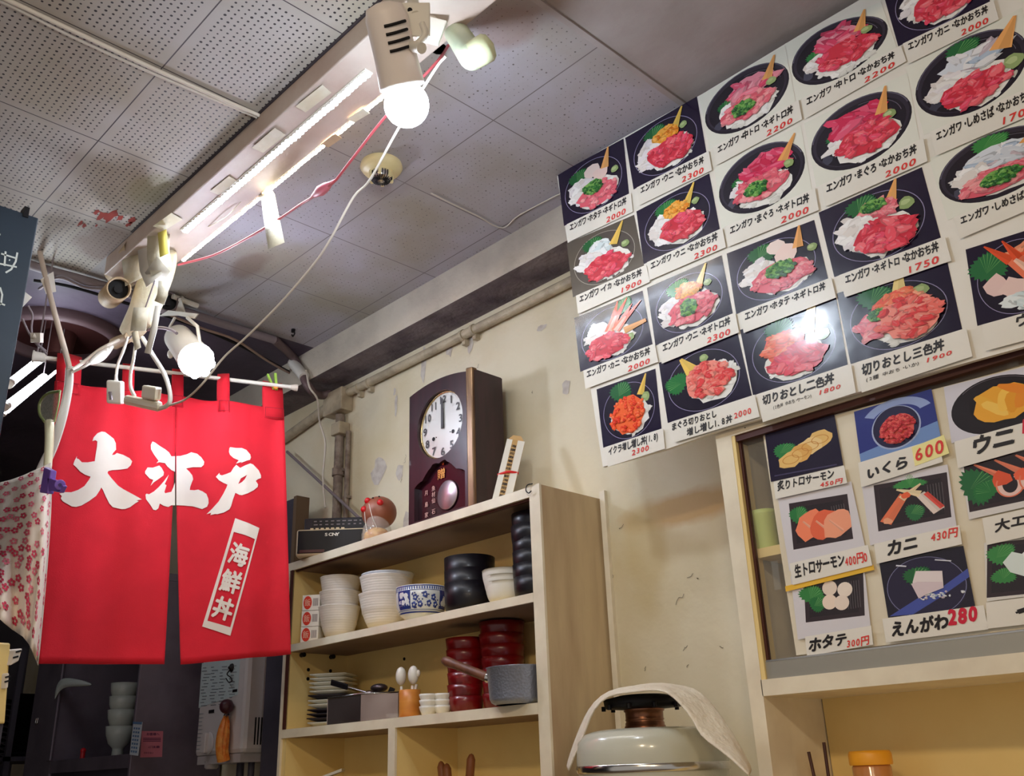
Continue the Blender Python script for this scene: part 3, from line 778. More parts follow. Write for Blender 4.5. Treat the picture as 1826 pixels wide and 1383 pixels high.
bowl_card([(1722, 445), (1890, 392), (1912, 534), (1743, 581)], 'navy photo with a big crab claw and scallops, bottom card of the fifth column', 'ウニ盛り丼', None,
  [('leaf', .22, .70, .2, .22, 1.2), ('pile', 'crab', .72, .72, .26, .18, 24, .09, .4), ('claw', .70, .40, .30, .96, .11), ('blob', .28, .42, .13, .13, (238, 206, 200)), ('blob', .44, .34, .14, .13, (244, 214, 206)), ('pile', 'ika', .54, .18, .26, .09, 8, .1, .4), ('pile', 'ikura', .74, .10, .2, .10, 50, .03, .95)], t=(.40, 1.3, -.10, .17))

# ---------------- side dish cards on the glass doors
GL_Y = GY - .0045
GS = 'side dish cards on the cabinet glass'
def side_card(pts, label, bg, tops, Y=GL_Y):
    CARDN[0] += 1
    c, root = open_card(pts, label, GS, Y=Y, seed=CARDN[0] * 17 + 3)
    c.rect(0, 0, 1, 1, bg)
    for q in tops: getattr(c, q[0])(*q[1:])
    close_card(c, root)
    return c, root
GREY = (222, 218, 222)
c, r_ = side_card([(1364, 771), (1488, 739), (1504, 829), (1375, 859)], 'dark photo of seared golden salmon slices, topmost on the glass beside the cabinet side', NAVY,
  [('wedge', .06, .10, .012, .92, .04, .012, (70, 64, 96)), ('leaf', .26, .55, .17, .16, .4)] + [('blob', .32 + k * .145, .34 + k * .085, .19, .16, PAL['aburi'][k % 3], 14, .12, .5) for k in (3, 2, 1, 0)] + [('ring', .32 + k * .145, .34 + k * .085, .12, .085, .012, (206, 140, 66)) for k in (3, 2, 1, 0)])
c.writing(r_, '炙りトロサーモン', .10, .88, -.13, .19, '450円', .68, .98, -.29, .11, bold=.035, slip=(.05, -.36, 1.02, -.02))

RA = (232, 46, 62)
c, r_ = side_card([(1387, 886), (1518, 858), (1545, 985), (1408, 1018)], 'photo of three orange salmon slices on a black tray, second down on the glass', GREY,
  [('tray', .10, .22, .92, .88), ('leaf', .26, .70, .13, .14, .8)] + [q for k in (0, 1, 2) for q in (('blob', .38 + k * .17, .53 - k * .03, .17, .22, PAL['salmon'][k], 16, .10, -.8), ('wedge', .29 + k * .17, .60 - k * .03, .012, .44 + k * .17, .42 - k * .03, .02, (252, 178, 146)))])
c.writing(r_, '生トロサーモン', .08, .74, -.03, .18, '400円0', .74, 1.02, -.06, .15, bold=.035, slip=(.03, -.19, 1.05, .09))
q = MB(); q.slab([c.P(-.08, -.25, .003), c.P(1.06, -.25, .003), c.P(1.06, -.18, .003), c.P(-.08, -.18, .003)], c.n * .0006); q.build('yellow_edging', mat('yellow card', (240, 190, 60), .4), r_)
c, r_ = side_card([(1410, 1027), (1541, 1008), (1553, 1118), (1423, 1140)], 'photo of pale scallops on a black tray, lowest on the glass beside the cabinet side', GREY,
  [('tray', .14, .20, .98, .94), ('leaf', .28, .66, .15, .2, 1.0), ('leaf', .34, .5, .12, .13, .4)] + [('ell', u, v, .10, .12, cc, 20) for u, v, cc in ((.52, .72, (240, 222, 204)), (.72, .66, (246, 230, 214)), (.50, .50, (248, 226, 206)), (.66, .46, (242, 224, 208)))])
c.writing(r_, 'ホタテ', .16, .70, -.12, .22, '300円', .68, .98, -.20, .15, bold=.045, slip=(.12, -.28, 1.02, .02))
c, r_ = side_card([(1523, 734), (1661, 693), (1678, 780), (1535, 824)], 'photo of red salmon roe in a blue bowl on the cabinet glass', (44, 54, 132),
  [('pc', [(0, .16), (1, .34), (1, 0), (0, 0)], (118, 150, 204), 0), ('ring', .52, .60, .46, .42, .14, (150, 168, 214), .3, 2.6), ('ell', .50, .46, .31, .42, (170, 182, 214)), ('ell', .50, .47, .29, .40, (34, 28, 66)), ('pile', 'redroe', .52, .42, .22, .28, 150, .022, .95)])
c.writing(r_, 'いくら', .06, .60, -.27, .24, None, bold=.045, slip=(-.02, -.48, .98, -.01))
q = MB(); q.slab([c.P(.66, -.40, .0052), c.P(1.07, -.36, .0052), c.P(1.05, .02, .0052), c.P(.66, -.03, .0052)], c.n * .0005); st = q.build('price_sticker', mat('pale yellow sticker', (246, 236, 160), .4), r_)
q = MB(); write(q, '600', lambda u, v_: c.P(u, v_, .0064), .68, 1.05, -.19, .34, .02, rr=c.r); q.build('price', m_red, r_)
c, r_ = side_card([(1536, 858), (1690, 828), (1706, 938), (1552, 972)], 'photo of two crossed crab claws on a black tray on the cabinet glass', GREY,
  [('tray', .12, .16, .98, .90, .02), ('leaf', .56, .82, .08, .2, 1.5), ('leaf', .58, .36, .12, .14, .3), ('wedge', .22, .28, .075, .48, .66, .055, (240, 124, 84)), ('wedge', .44, .60, .05, .68, .78, .012, (246, 214, 170)), ('wedge', .84, .30, .075, .66, .62, .055, (244, 226, 214)), ('wedge', .88, .34, .03, .72, .62, .03, (232, 84, 70)), ('wedge', .66, .62, .05, .40, .76, .012, (248, 226, 180)), ('blob', .50, .64, .05, .05, (236, 96, 56)), ('blob', .25, .30, .06, .05, (246, 170, 130))])
c.writing(r_, 'カニ', .20, .58, -.12, .24, '430円', .72, 1.02, -.10, .16, bold=.045, slip=(.06, -.30, 1.04, .0))
c, r_ = side_card([(1567, 996), (1718, 973), (1739, 1080), (1584, 1101)], 'photo of white fish slices in a navy blue bowl on the cabinet glass', (24, 16, 38),
  [('ell', .5, .40, .46, .52, (34, 26, 58)), ('ring', .5, .42, .46, .50, .008, (130, 130, 170)), ('pc', [(.02, .02), (.30, .0), (.62, .20), (1, .48), (1, .62), (.66, .36), (.40, .26)], (70, 84, 168), 0), ('pile', 'saba', .62, .26, .30, .05, 30, .02, .6, .28, False), ('leaf', .44, .62, .18, .17, .7), ('pc', [(.36, .52), (.42, .70), (.72, .64), (.70, .36), (.52, .30), (.44, .28)], (238, 226, 226), 0), ('pc', [(.34, .50), (.42, .52), (.70, .46), (.70, .36), (.54, .32), (.40, .24)], (224, 206, 212), 0), ('wedge', .20, .84, .012, .32, .80, .012, (226, 226, 240)), ('wedge', .66, .84, .010, .84, .78, .010, (226, 226, 240))])
c.writing(r_, 'えんがわ', .02, .70, -.20, .27, '280', .70, 1.04, -.12, .32, bold=.05, pbold=.05, pcol=mat('crimson marker ink', (214, 22, 58), .5), slip=(-.06, -.40, 1.10, -.01))
c, r_ = side_card([(1683, 690), (1850, 648), (1872, 742), (1697, 790)], 'photo of orange sea urchin in a black oval dish on the cabinet glass', (218, 216, 226),
  [('ell', .54, .46, .50, .50, (30, 22, 30)), ('ring', .54, .46, .48, .48, .012, (92, 84, 92), .6, 2.4), ('ell', .60, .46, .36, .36, (18, 12, 18)), ('blob', .60, .46, .33, .32, (240, 170, 50), 20, .08)] + [('blob', u, v, .07, .20, cc, 12, .12, ro) for u, v, cc, ro in ((.42, .52, (248, 186, 66), .5), (.50, .40, (252, 204, 92), .6), (.60, .50, (250, 196, 78), -.1), (.68, .44, (244, 168, 46), -.1), (.78, .48, (242, 150, 40), -.2), (.74, .66, (238, 140, 36), .9))])
c.writing(r_, 'ウニ', .20, .66, -.18, .36, '1200', .70, 1.3, -.06, .32, bold=.05, pbold=.035, pcol=MATS['crimson marker ink'], slip=(.04, -.46, 1.3, -.0))
c, r_ = side_card([(1712, 826), (1868, 790), (1890, 890), (1728, 926)], 'photo of big shrimps with a green leaf on a tray on the cabinet glass', (226, 222, 218),
  [('tray', .02, .10, 1.0, .98, .02, False), ('leaf', .18, .54, .22, .34, .2), ('leaf', .24, .44, .16, .2, 2.4)] + [q for k in (0, 1, 2) for q in (('wedge', .16 + k * .24, .92, .012, .44 + k * .22, .62, .05, (236, 130, 96)), ('ring', .52 + k * .26, .44, .16, .22, .075, (244, 206, 196), 2.6, 7.2), ('blob', .44 + k * .24, .56, .10, .14, (236, 96, 60)), ('ring', .52 + k * .26, .44, .16, .22, .02, (238, 128, 96), 2.6, 7.2))])
c.writing(r_, '大エビ三', .28, .98, -.22, .22, None, bold=.035, slip=(.16, -.50, 1.2, -.04))
c, r_ = side_card([(1755, 968), (1900, 946), (1918, 1052), (1760, 1072)], 'photo of white squid with green leaves on a dark tray on the cabinet glass', (228, 224, 216),
  [('tray', .0, .02, 1.0, .98, .04, False), ('leaf', .22, .78, .2, .18, .7), ('leaf', .22, .40, .14, .16, 1.4), ('pc', [(.22, .62), (.34, .78), (.46, .72), (.58, .86), (.74, .80), (.76, .30), (.54, .18), (.46, .34), (.30, .44)], (226, 238, 234), 0), ('pc', [(.46, .72), (.58, .86), (.74, .80), (.76, .40), (.60, .24), (.54, .5)], (240, 246, 246), 0)])
c.writing(r_, 'イカ', .32, 1.2, -.22, .40, None, bold=.05, slip=(.0, -.46, 1.2, -.02))
# ------------------------------------------------------------------ boxed casing with led strips under the ceiling
LB0, LB1, LBZ = .975, 1.120, CAM_Z + 1.552
LX0, LX1 = -2.86, 1.1
case = thing('light_casing', 'long taped white casing under the ceiling with two lit led strips', 'light casing', (-1, 1.05, LBZ))
m = MB(); m.box((LX0, LB0, LBZ), (LX1, LB1, H - .001))
m.build('casing', mat('old cream casing paint', (208, 196, 186), .5, c2=(190, 168, 156), scale=4, bump=.25, bscale=18), case, bevel=.004)
m = MB(); m.box((LX0 + .2, LB0 - .006, H - .0025), (LX1, LB0 + .002, H - .0002)); m.build('shadow_strip', mat('painted shadow line', (66, 58, 62), .8), case)  # dark strip standing for the shadow line along the casing edge
def strip(name, y0, y1, z, x0, x1, mm):
    m = MB(); m.box((x0, y0 - .004, z), (x1, y1 + .004, z + .004)); o = m.build('strip_backing', m_white, case)
    m = MB(); x = x0 + .004; w = .016
    while x < x1 - w:
        k = rnd.uniform(-.0012, .0012)
        e = [(x + w / 2 + w * .62 * math.cos(math.pi * i / 6), (y0 + y1) / 2 + k + (y1 - y0) * .62 * math.sin(math.pi * i / 6)) for i in range(12)]
        m.mat = 0; m.add([(a_, b_, z - .004) for a_, b_ in e], [list(range(12))[::-1]])
        m.mat = 1; m.add([(a_, b_, z - .004) for a_, b_ in e] + [(a_, b_, z) for a_, b_ in e], [(i, (i + 1) % 12, 12 + (i + 1) % 12, 12 + i) for i in range(12)])
        x += w + .001
    m.build('led_strip', [mm, m_white], o)
strip('led_strip', 1.036, 1.052, LBZ - .0045, -2.44, -1.50, m_led)
strip('led_strip', 1.122, 1.132, LBZ + .006, -2.62, -1.46, m_led2)
# paper tape over the casing
def patch(mb, x, y, w, l, a, z=None):
    p = at(x, y, Z=(LBZ - .0015) if z is None else z); ca, sa = math.cos(a), math.sin(a)
    mb.slab([p + Vector((u * ca - v * sa, u * sa + v * ca, rnd.uniform(-.003, .0))) for u, v in ((-l, -w), (l, -w), (l * .9, w), (-l, w * .9))], (0, 0, -.0008))
for k, (x, y, l, w, a, z, mm) in enumerate(((592, 250, .030, .012, .05, 0, m_kraft), (640, 205, .03, .012, .1, 0, m_tape), (560, 175, .055, .016, .05, 0, m_tape), (480, 250, .055, .018, .02, 0, m_tape), (400, 330, .05, .015, .04, 0, m_tape), (300, 395, .05, .02, .1, 0, m_tape))):
    m = MB(); patch(m, x, y, w, l, a, LBZ - .0012 - .0006 * (k % 4)); m.build('tape_patch', mm, case)
# crumpled paper closing the end of the casing
m = MB(); rows = []
for k in range(6):
    t = k / 5; row = []
    for i in range(14):
        a = 2 * math.pi * i / 14
        row.append(Vector((LX0 + .16 - .22 * t, 1.047 + (.080 - .03 * t) * math.cos(a) * rnd.uniform(.94, 1.06), min(H - .002, LBZ + .036 + (.036 + .008 * math.sin(5 * t)) * math.sin(a) * rnd.uniform(.9, 1.1)))))
    rows.append(row)
m.loft(rows, True, True); m.add(rows[-1], [list(range(14))])
m.build('paper_wrap', m_kraft, case)
# drooping strip of yellowed tape and its loose thread
a = [at(470, 340, Y=1.125), at(478, 352, Y=1.12), at(484, 390, Y=1.10), at(493, 438, Y=1.09)]
m = MB(); ribbon(m, [a[0], a[1], a[2], a[3]], lambda t: .040 + .006 * t, (RZ)); m.build('hanging_tape', m_tape, case, solid=.001)
m = MB(); m.tube([at(468, 338, Y=1.12), at(440, 350, Y=1.10), at(405, 385, Y=1.09), at(372, 404, Z=LBZ - .002)], .0014, 5); m.build('thread', m_tape, case)

# ------------------------------------------------------------------ spot lights
def U(p, q): return (Vector(q) - Vector(p)).normalized()
g = thing('spotlight', 'white slotted spotlight with a big glowing round bulb by the ceiling casing', 'spotlight', at(725, 185, Y=.97), 'spotlights')
b = at(725, 187, Y=.97); top = at(690, 34, Y=.885); ax = U(b, top); L = (top - b).length
m = MB(); m.sphere(b, .0455, 28); m.build('bulb', m_bulb, g)
m = MB(); m.lathe(b + ax * .035, ax, [(.040, 0), (.046, 0), (.046, .004), (.043, L * .35), (.043, L * .80), (.038, L * .92), (.018, L * .97)], 32)
m.build('lamp_can', mat('warm white enamel', (246, 236, 230), .35), g)
m = MB()
side = ax.cross(RZ).normalized(); vw = -(RZ - ax * RZ.dot(ax)).normalized()
for k in range(4):
    h = L * (.90 - k * .095); pts = []
    for i in range(9):
        a = -.95 + 1.1 * i / 8
        pts.append(b + ax * h + (vw * math.cos(a) - side * math.sin(a) * -1) * .0436 - ax * .004 * math.cos(a * 2))
    q = MB(); q.tube(pts, .0033, 6); q.build('vent_slot', m_black, g)
plate = at(758, 60, Y=1.02); plate.z = LBZ
m = MB(); m.obox(at(770, 55, Y=1.05), RX * .024 + RY * .006, RY * .026 - RX * .010, RZ * .008); m.build('base_plate', m_white, g, bevel=.002)
m = MB(); m.obox(at(742, 35, Y=.93), RX * .028, RY * .034, RZ * .0025); m.tube([at(752, 40, Y=.93), at(758, 62, Y=.94), at(742, 80, Y=.93), at(742, 84, Y=.925)], .007, 8); m.build('bracket', m_white, g, bevel=.002)
m = MB(); m.cyl(at(731, 18, Y=.925), at(731, 18, Y=.915), .005); m.build('bolt', m_black, g)
m = MB(); m.cyl(at(722, 80, Y=.93), at(752, 86, Y=.93), .011); m.build('tilt_knob', m_white, g)
m = MB(); p0 = at(770, 50, Y=1.05); m.cyl(p0, (p0.x, p0.y, LBZ), .012); m.cyl(at(742, 30, Y=.93), at(730, -25, Y=.99), .012); m.build('stem', m_white, g)

gm = mat('greenish old plastic', (192, 202, 172), .35, c2=(170, 184, 160), scale=9)
g = thing('spotlight', 'unlit greenish spotlight stub with a rounded end beside the glowing bulb', 'spotlight', at(850, 80, Y=1.12), 'spotlights')
m = MB(); A = at(790, 22, Y=1.14); B = at(842, 100, Y=1.10); m.cyl(A, B, .026, .030, 20); m.sphere(B, .030, 18); m.build('elbow', gm, g)
m = MB(); C2 = at(876, 80, Y=1.12); ax2 = U(B, C2); m.lathe(B, ax2, [(.030, 0), (.031, .02), (.031, (C2 - B).length * .8), (.024, (C2 - B).length), (.0, (C2 - B).length + .006)], 20)
m.build('lamp_can', mat('pale green cap', (216, 224, 184), .25), g)
m = MB(); m.cyl(A, at(782, 10, Y=1.17), .030, .034, 16); m.sphere(at(796, 16, Y=1.12), .014, 12); m.build('lamp_socket', mat('amber socket', (196, 150, 96), .4), g)
m = MB(); q = at(782, 10, Y=1.17); m.cyl(q, (q.x, q.y, H), .020); m.build('stem', m_black, g)

g = thing('spotlight', 'lit white spotlight of many small leds hanging above the red curtain rail', 'spotlight', at(345, 640, Y=1.2), 'spotlights')
l0 = at(350, 642, Y=1.19); l1 = at(318, 602, Y=1.24); ax = U(l1, l0); L = (l0 - l1).length
m = MB(); m.lathe(l1 - ax * .015, ax, [(.012, 0), (.036, .006), (.046, .02), (.052, L + .01), (.055, L + .014), (.050, L + .014), (.048, L)], 28); m.build('lamp_can', m_white, g)
m = MB(); s1 = ax.orthogonal().normalized(); s2 = ax.cross(s1)
for i in range(8):
    a = 2 * math.pi * i / 8; m.sphere(l0 + ax * .020 + (s1 * math.cos(a) + s2 * math.sin(a)) * .039, .0150, 12)
m.sphere(l0 + ax * .022, .026, 14); m.build('led_lens', m_spot, g)
pb = at(322, 560, Y=1.24)
m = MB()
m.tube([at(312, 566, Y=1.24), at(303, 582, Y=1.24), at(306, 618, Y=1.23), at(307, 628, Y=1.22)], .005, 6, smooth=False)
m.tube([at(334, 566, Y=1.24), at(352, 582, Y=1.22), at(356, 610, Y=1.20), at(356, 626, Y=1.19)], .006, 6, smooth=False)
m.build('yoke', m_white, g)
m = MB(); m.slab([at(284, 563, Y=1.24), at(300, 553, Y=1.24), at(353, 559, Y=1.24), at(346, 568, Y=1.24), at(316, 562, Y=1.24)], RZ * .012)
m.slab([at(312, 558, Y=1.25), at(322, 530, Y=1.27), at(330, 558, Y=1.25)], RZ * .008)
m.tube([at(308, 528, Z=H - .015), at(352, 545, Z=H - .012)], .010, 8); m.cyl(at(322, 535, Y=1.27), at(324, 530, Z=H), .008)
m.build('bracket', m_white, g)
m = MB(); m.sphere(at(304, 631, Y=1.22), .011, 10, sz=1.5); m.build('tilt_knob', m_white, g)
def can(lab, x, y, x2, y2, Ya, Yb, r, mm):
    g = thing('spotlight', lab, 'spotlight', at(x, y, Y=Ya), 'spotlights')
    a = at(x, y, Y=Ya); b = at(x2, y2, Y=Yb); ax = U(b, a); L = (a - b).length
    m = MB(); m.lathe(b, ax, [(r * .5, 0), (r * .9, .008), (r, .03), (r, L), (r * .86, L), (r * .84, L - .03)], 24, cap=False); m.build('lamp_can', mm, g)
    m = MB(); m.lathe(a - ax * .032, ax, [(0, 0), (r * .84, .0)], 24, cap=False); m.cyl(a - ax * .03, a - ax * .016, r * .35); m.build('lamp_socket', m_black, g)
    m = MB(); m.tube([b + Vector((0, 0, r * .7)), Vector((b.x, b.y, H))], .009, 8, smooth=False); m.build('stem', m_white, g)
can('empty brown-stained spotlight with a dark open mouth at the end of the casing', 212, 514, 194, 532, .955, 1.03, .036, m_kraft)
can('empty dark-mouthed spotlight above the lit one over the red curtain', 300, 537, 290, 550, 1.24, 1.29, .036, m_grey)

# ------------------------------------------------------------------ smoke detector
c = at(680, 322, Z=H); g = thing('smoke_detector', 'yellowed round smoke detector with a metal grille on the ceiling', 'smoke detector', (c.x, c.y, H - .07))
my = mat('yellowed plastic', (232, 218, 168), .4, c2=(222, 204, 150), scale=10)
c = at(680, 300, Z=H - .012); c.z = H
m = MB(); m.lathe(c, (0, 0, -1), [(.058, 0), (.060, .010), (.055, .018), (.048, .026), (.030, .030), (.028, .034)], 32); m.build('base', my, g)
m = MB()
for i in range(6):
    a = 2 * math.pi * i / 6 + .3; u = Vector((math.cos(a), math.sin(a), 0)); w = Vector((-u.y, u.x, 0))
    m.obox(c + u * .030 + Vector((0, 0, -.036)), u * .006, w * .004, (0, 0, .014))
m.build('rib', my, g)
m = MB(); m.lathe(c + Vector((0, 0, -.030)), (0, 0, -1), [(.030, 0), (.030, .014), (.026, .022), (.010, .026), (.0, .027)], 28); m.build('grille', m_chrome, g)
m = MB()
for i in range(24):
    a = 2 * math.pi * i / 24; u = Vector((math.cos(a), math.sin(a), 0))
    m.tube([c + u * .0305 + Vector((0, 0, -.032)), c + u * .0305 + Vector((0, 0, -.045)), c + u * .024 + Vector((0, 0, -.054)), c + u * .011 + Vector((0, 0, -.0575))], .0013, 4, smooth=False)
m.build('grille_bar', m_black, bpy.data.objects['grille'])

# ------------------------------------------------------------------ pipes and conduits
def pipe(name, label, pts, r, mm, cat='pipe', smooth=False, extra=None, group=None):
    m = MB(); m.tube(pts, r, 12, smooth=smooth)
    if extra: extra(m)
    return tag(m.build(name, mm), label, cat, group)
PY = WALL - .022
def clips(m):
    for x, y in ((658, 683), (640, 692), (826, 598), (845, 588)):
        p = at(x, y, Y=PY); m.cyl(p - Vector((.006, 0, 0)), p + Vector((.006, 0, 0)), .021); m.box((p.x - .008, PY, p.z - .035), (p.x + .008, WALL - .0005, p.z + .004))
p0 = at(611, 705, Y=PY); zp = p0.z
pipe('wall_pipe', 'cream painted pipe clipped along the wall right under the beam', [(p0.x - .03, PY, zp), (1.0, PY, zp)], .017, m_pipe, extra=clips)
pv = at(606, 760, Y=PY).x
pipe('wall_pipe', 'thick flaking upright pipe running down the wall from the junction box', [(pv, PY, zp - .08), (pv, PY, .4)], .018, m_rustpipe, extra=lambda m: (m.cyl((pv, PY, zc(1.13)), (pv, PY, zc(1.10)), .024), m.box((pv - .03, PY, zc(1.115)), (pv + .03, WALL - .0005, zc(1.125)))))
pipe('wall_pipe', 'thin upright pipe close beside the thick flaking one', [(pv + .050, PY + .008, zp - .16), (pv + .050, PY + .008, .4)], .010, m_rustpipe, extra=lambda m: m.box((pv + .035, PY, zc(1.0)), (pv + .065, WALL - .0005, zc(1.01))))
pipe('wall_pipe', 'pipe sloping down along the wall behind the red curtain', [at(600, 715, Y=PY), at(513, 778, Y=PY), at(440, 822, Y=PY)], .020, m_pipe)
g = thing('junction_box', 'cream square junction box where the wall pipes meet', 'junction box', (pv, PY, zp - .09))
m = MB(); m.box((pv - .075, PY - .035, zp - .075), (pv + .055, WALL - .0005, zp + .02)); m.build('box_body', m_pipe, g, bevel=.004)
m = MB(); m.box((pv - .02, PY - .030, zp - .17), (pv + .04, WALL - .001, zp - .12)); m.build('lower_collar', m_pipe, g, bevel=.004)
pipe('tie_rod', 'thin grey tie rod slanting across the wall behind the radio', [at(512, 805, Y=1.99), at(648, 930, Y=1.99)], .006, m_grey, cat='rod')
m = MB(); m.tube([at(546, 660, Y=1.87), at(552, 690, Y=1.86), at(566, 712, Y=1.9), at(570, 752, Y=1.96), at(580, 790, Y=1.98), at(576, 850, Y=1.985), at(580, 905, Y=1.985)], .004, 6)
tag(m.build('cable', m_wire), 'thin cream cable dangling beside the upright wall pipes', 'cable', 'cables')
# brown conduit and black cables where the boards end
CZ = H - .022
P = [at(x, y, Z=CZ) for x, y in ((-60, 428), (60, 474), (145, 498), (232, 524), (400, 578), (490, 606))]
pipe('ceiling_conduit', 'grey conduit crossing the ceiling where the white boards end', P, .016, m_grey, cat='conduit', smooth=True)
m = MB(); m.tube([at(490, 606, Z=CZ), at(525, 640, Y=1.865), at(550, 690, Y=1.87), at(570, 704, Y=1.95), at(590, 702, Y=1.99)], .017, 10); m.mat = 1
m.cyl(at(522, 646, Y=1.868), at(543, 672, Y=1.868), .022)
tag(m.build('ceiling_conduit', [mat('brown conduit', (104, 84, 84), .55), m_white]), 'brown conduit with a white sleeve bending down over the beam end', 'conduit')
for lab, pts, r, mm in (('black cable sagging along the grey ceiling conduit', ((60, 500), (130, 512), (240, 545), (330, 575), (420, 612), (520, 665), (545, 672)), .006, m_black),
                        ('brown cable looping below the black one under the kitchen ceiling', ((300, 560), (360, 585), (420, 606), (480, 645), (530, 672)), .005, mat('brown cable', (150, 124, 110), .5)),
                        ('pale twisted cable tied above the kitchen vent', ((70, 515), (105, 495), (150, 512), (190, 516), (222, 522)), .005, m_grey)):
    m = MB(); m.tube([at(x, y, Z=H - .045 - (.006 if 'brown' in lab else 0)) for x, y in pts], r, 6)
    tag(m.build('cable', mm), lab, 'cable', 'cables')
m = MB(); m.tube([at(x, y, Z=H - .007) for x, y in ((-40, -22), (20, 3), (130, 55), (260, 116), (380, 170), (462, 206))], .0055, 8); m.tube([at(x, y, Z=H - .007) for x, y in ((-40, -14), (20, 11), (130, 66), (262, 126), (380, 176), (458, 209))], .004, 8)
tag(m.build('cable', m_wire), 'flat white double cable across the perforated ceiling boards', 'cable', 'cables')
m = MB(); m.tube([at(x, y, Z=H - .004) for x, y in ((768, 344), (800, 360), (850, 384), (895, 406), (925, 384), (985, 352), (1000, 345))], .0022, 6)
tag(m.build('cable', m_wire), 'thin wire stapled along the ceiling joint behind the smoke detector', 'cable', 'cables')

# round kitchen vent
c = at(106, 606, Z=H - .03); c = Vector((c.x, c.y, H)); r = .225
g = thing('ceiling_vent', 'wide round brown vent funnel in the dark kitchen ceiling', 'vent', (c.x, c.y, H - .06))
m = MB(); m.lathe(c, (0, 0, -1), [(r, 0), (r, .03), (r * .94, .045), (r * .86, .04), (r * .84, .0)], 48, cap=False); m.build('rim', mat('brown grey rim', (96, 74, 78), .6), g)
m = MB(); m.lathe(c - Vector((0, 0, .004)), (0, 0, -1), [(r * .86, 0), (r * .5, .002), (0, .003)], 40, cap=False); m.mat = 0; m.cyl(c, c - Vector((0, 0, .10)), r * .26, r * .22, 24); m.build('funnel', mat('rusty brown steel', (74, 36, 34), .55, .3), g)
# ceiling hook near the beam
p = at(523, 587, Z=H); m = MB(); m.cyl(p, p - Vector((0, 0, .012)), .008); m.tube([p - Vector((0, 0, .01)), p + Vector((.012, 0, -.02)), p + Vector((.0, 0, -.03)), p + Vector((-.008, 0, -.02))], .003, 6)
tag(m.build('ceiling_hook', m_black), 'small black ring hook in the ceiling near the beam end', 'hook')

# ------------------------------------------------------------------ red flex with its connector, bulb flex
rp = [(860, -30), (835, 20), (800, 80), (775, 115), (690, 205), (640, 268), (600, 320)]
m = MB(); m.tube([at(x, y, Y=(1.20, 1.20, 1.18, 1.13, 1.09, 1.09, 1.10)[i]) for i, (x, y) in enumerate(rp)], .0036, 8)
m.tube([at(600, 320, Y=1.10), at(588, 330, Y=1.10), at(556, 352, Y=1.105), at(535, 365, Y=1.11), at(495, 392, Y=1.11), at(440, 425, Y=1.10), at(380, 455, Y=1.09), at(318, 472, Y=1.07)], .0034, 8)
m.mat = 1; a = at(597, 322, Y=1.10); b = at(533, 367, Y=1.11)
m.lathe(a, b - a, [(.004, 0), (.006, .02), (.012, .045), (.014, .07), (.010, .085), (.005, .11)], 14)
tag(m.build('extension_lead', [mat('pink red flex', (190, 84, 92), .4), mat('pink connector', (222, 120, 136), .4)]), 'pink-red power cord with an inline connector strung from the casing', 'cord', 'cables')
m = MB(); m.tube([at(795, 100, Y=1.02), at(775, 125, Y=1.02), at(710, 230, Y=1.04), at(660, 320, Y=1.08), at(630, 352, Y=1.08), at(590, 425, Y=1.08), at(560, 470, Y=1.08), at(500, 540, Y=1.07), at(440, 600, Y=1.05), at(400, 636, Y=1.03), at(360, 685, Y=1.0), at(330, 712, Y=1.0), at(304, 722, Y=1.0)], .0030, 6)
tag(m.build('cable', m_wire), 'long thin wire drooping from the bulb down to the hanging power strip', 'cable', 'cables')

# ------------------------------------------------------------------ taped bundle of leads with the hanging power strip
g = thing('taped_lead_bundle', 'thick bundle of leads wrapped in pale paper tape below the casing end', 'cable bundle', at(265, 520, Y=1.06))
YB = 1.05
m = MB(); m.tube([at(292, 440, Y=1.06), at(288, 470, Y=YB), at(272, 510, Y=YB), at(255, 555, Y=YB), at(228, 598, Y=YB)], lambda t: .034 + .020 * math.sin(t * 3.1), 10, flat=.45)
m.build('wrapping', mat('yellowed paper tape', (236, 230, 204), .6, c2=(220, 208, 172), scale=12, bump=.5, bscale=30), g)
for k, (pts, w, mm) in enumerate(((((283, 405), (282, 455), (288, 482)), .07, m_tape), (((292, 470), (270, 500)), .06, m_white), (((236, 455), (243, 500)), .075, m_tape), (((262, 440), (265, 475), (275, 500)), .06, m_white),
                                 (((292, 500), (290, 525), (284, 540)), .03, m_tape), (((282, 545), (275, 585), (263, 630)), .018, m_white), (((240, 590), (246, 622)), .02, m_tape), (((252, 548), (246, 590)), .045, m_tape))):
    m = MB(); ribbon(m, [at(x, y, Y=YB - .05 - .004 * k) for x, y in pts], w, RZ); m.build('tape_flap', mm, g, solid=.001)
m = MB(); ribbon(m, [at(289, 412, Y=.985), at(293, 455, Y=.98)], .028, RZ); m.build('yellow_tape', mat('yellow tape', (240, 226, 110), .5), g, solid=.001)
m = MB(); m.tube([at(x, y, Y=YB - .06) for x, y in ((276, 500), (262, 540), (246, 585), (230, 604))], .0022, 5); m.build('lead', m_grey, g)
m = MB(); m.cyl(at(232, 600, Y=YB), at(205, 612, Y=YB), .017, .020, 10); m.build('paper_cuff', m_kraft, g)
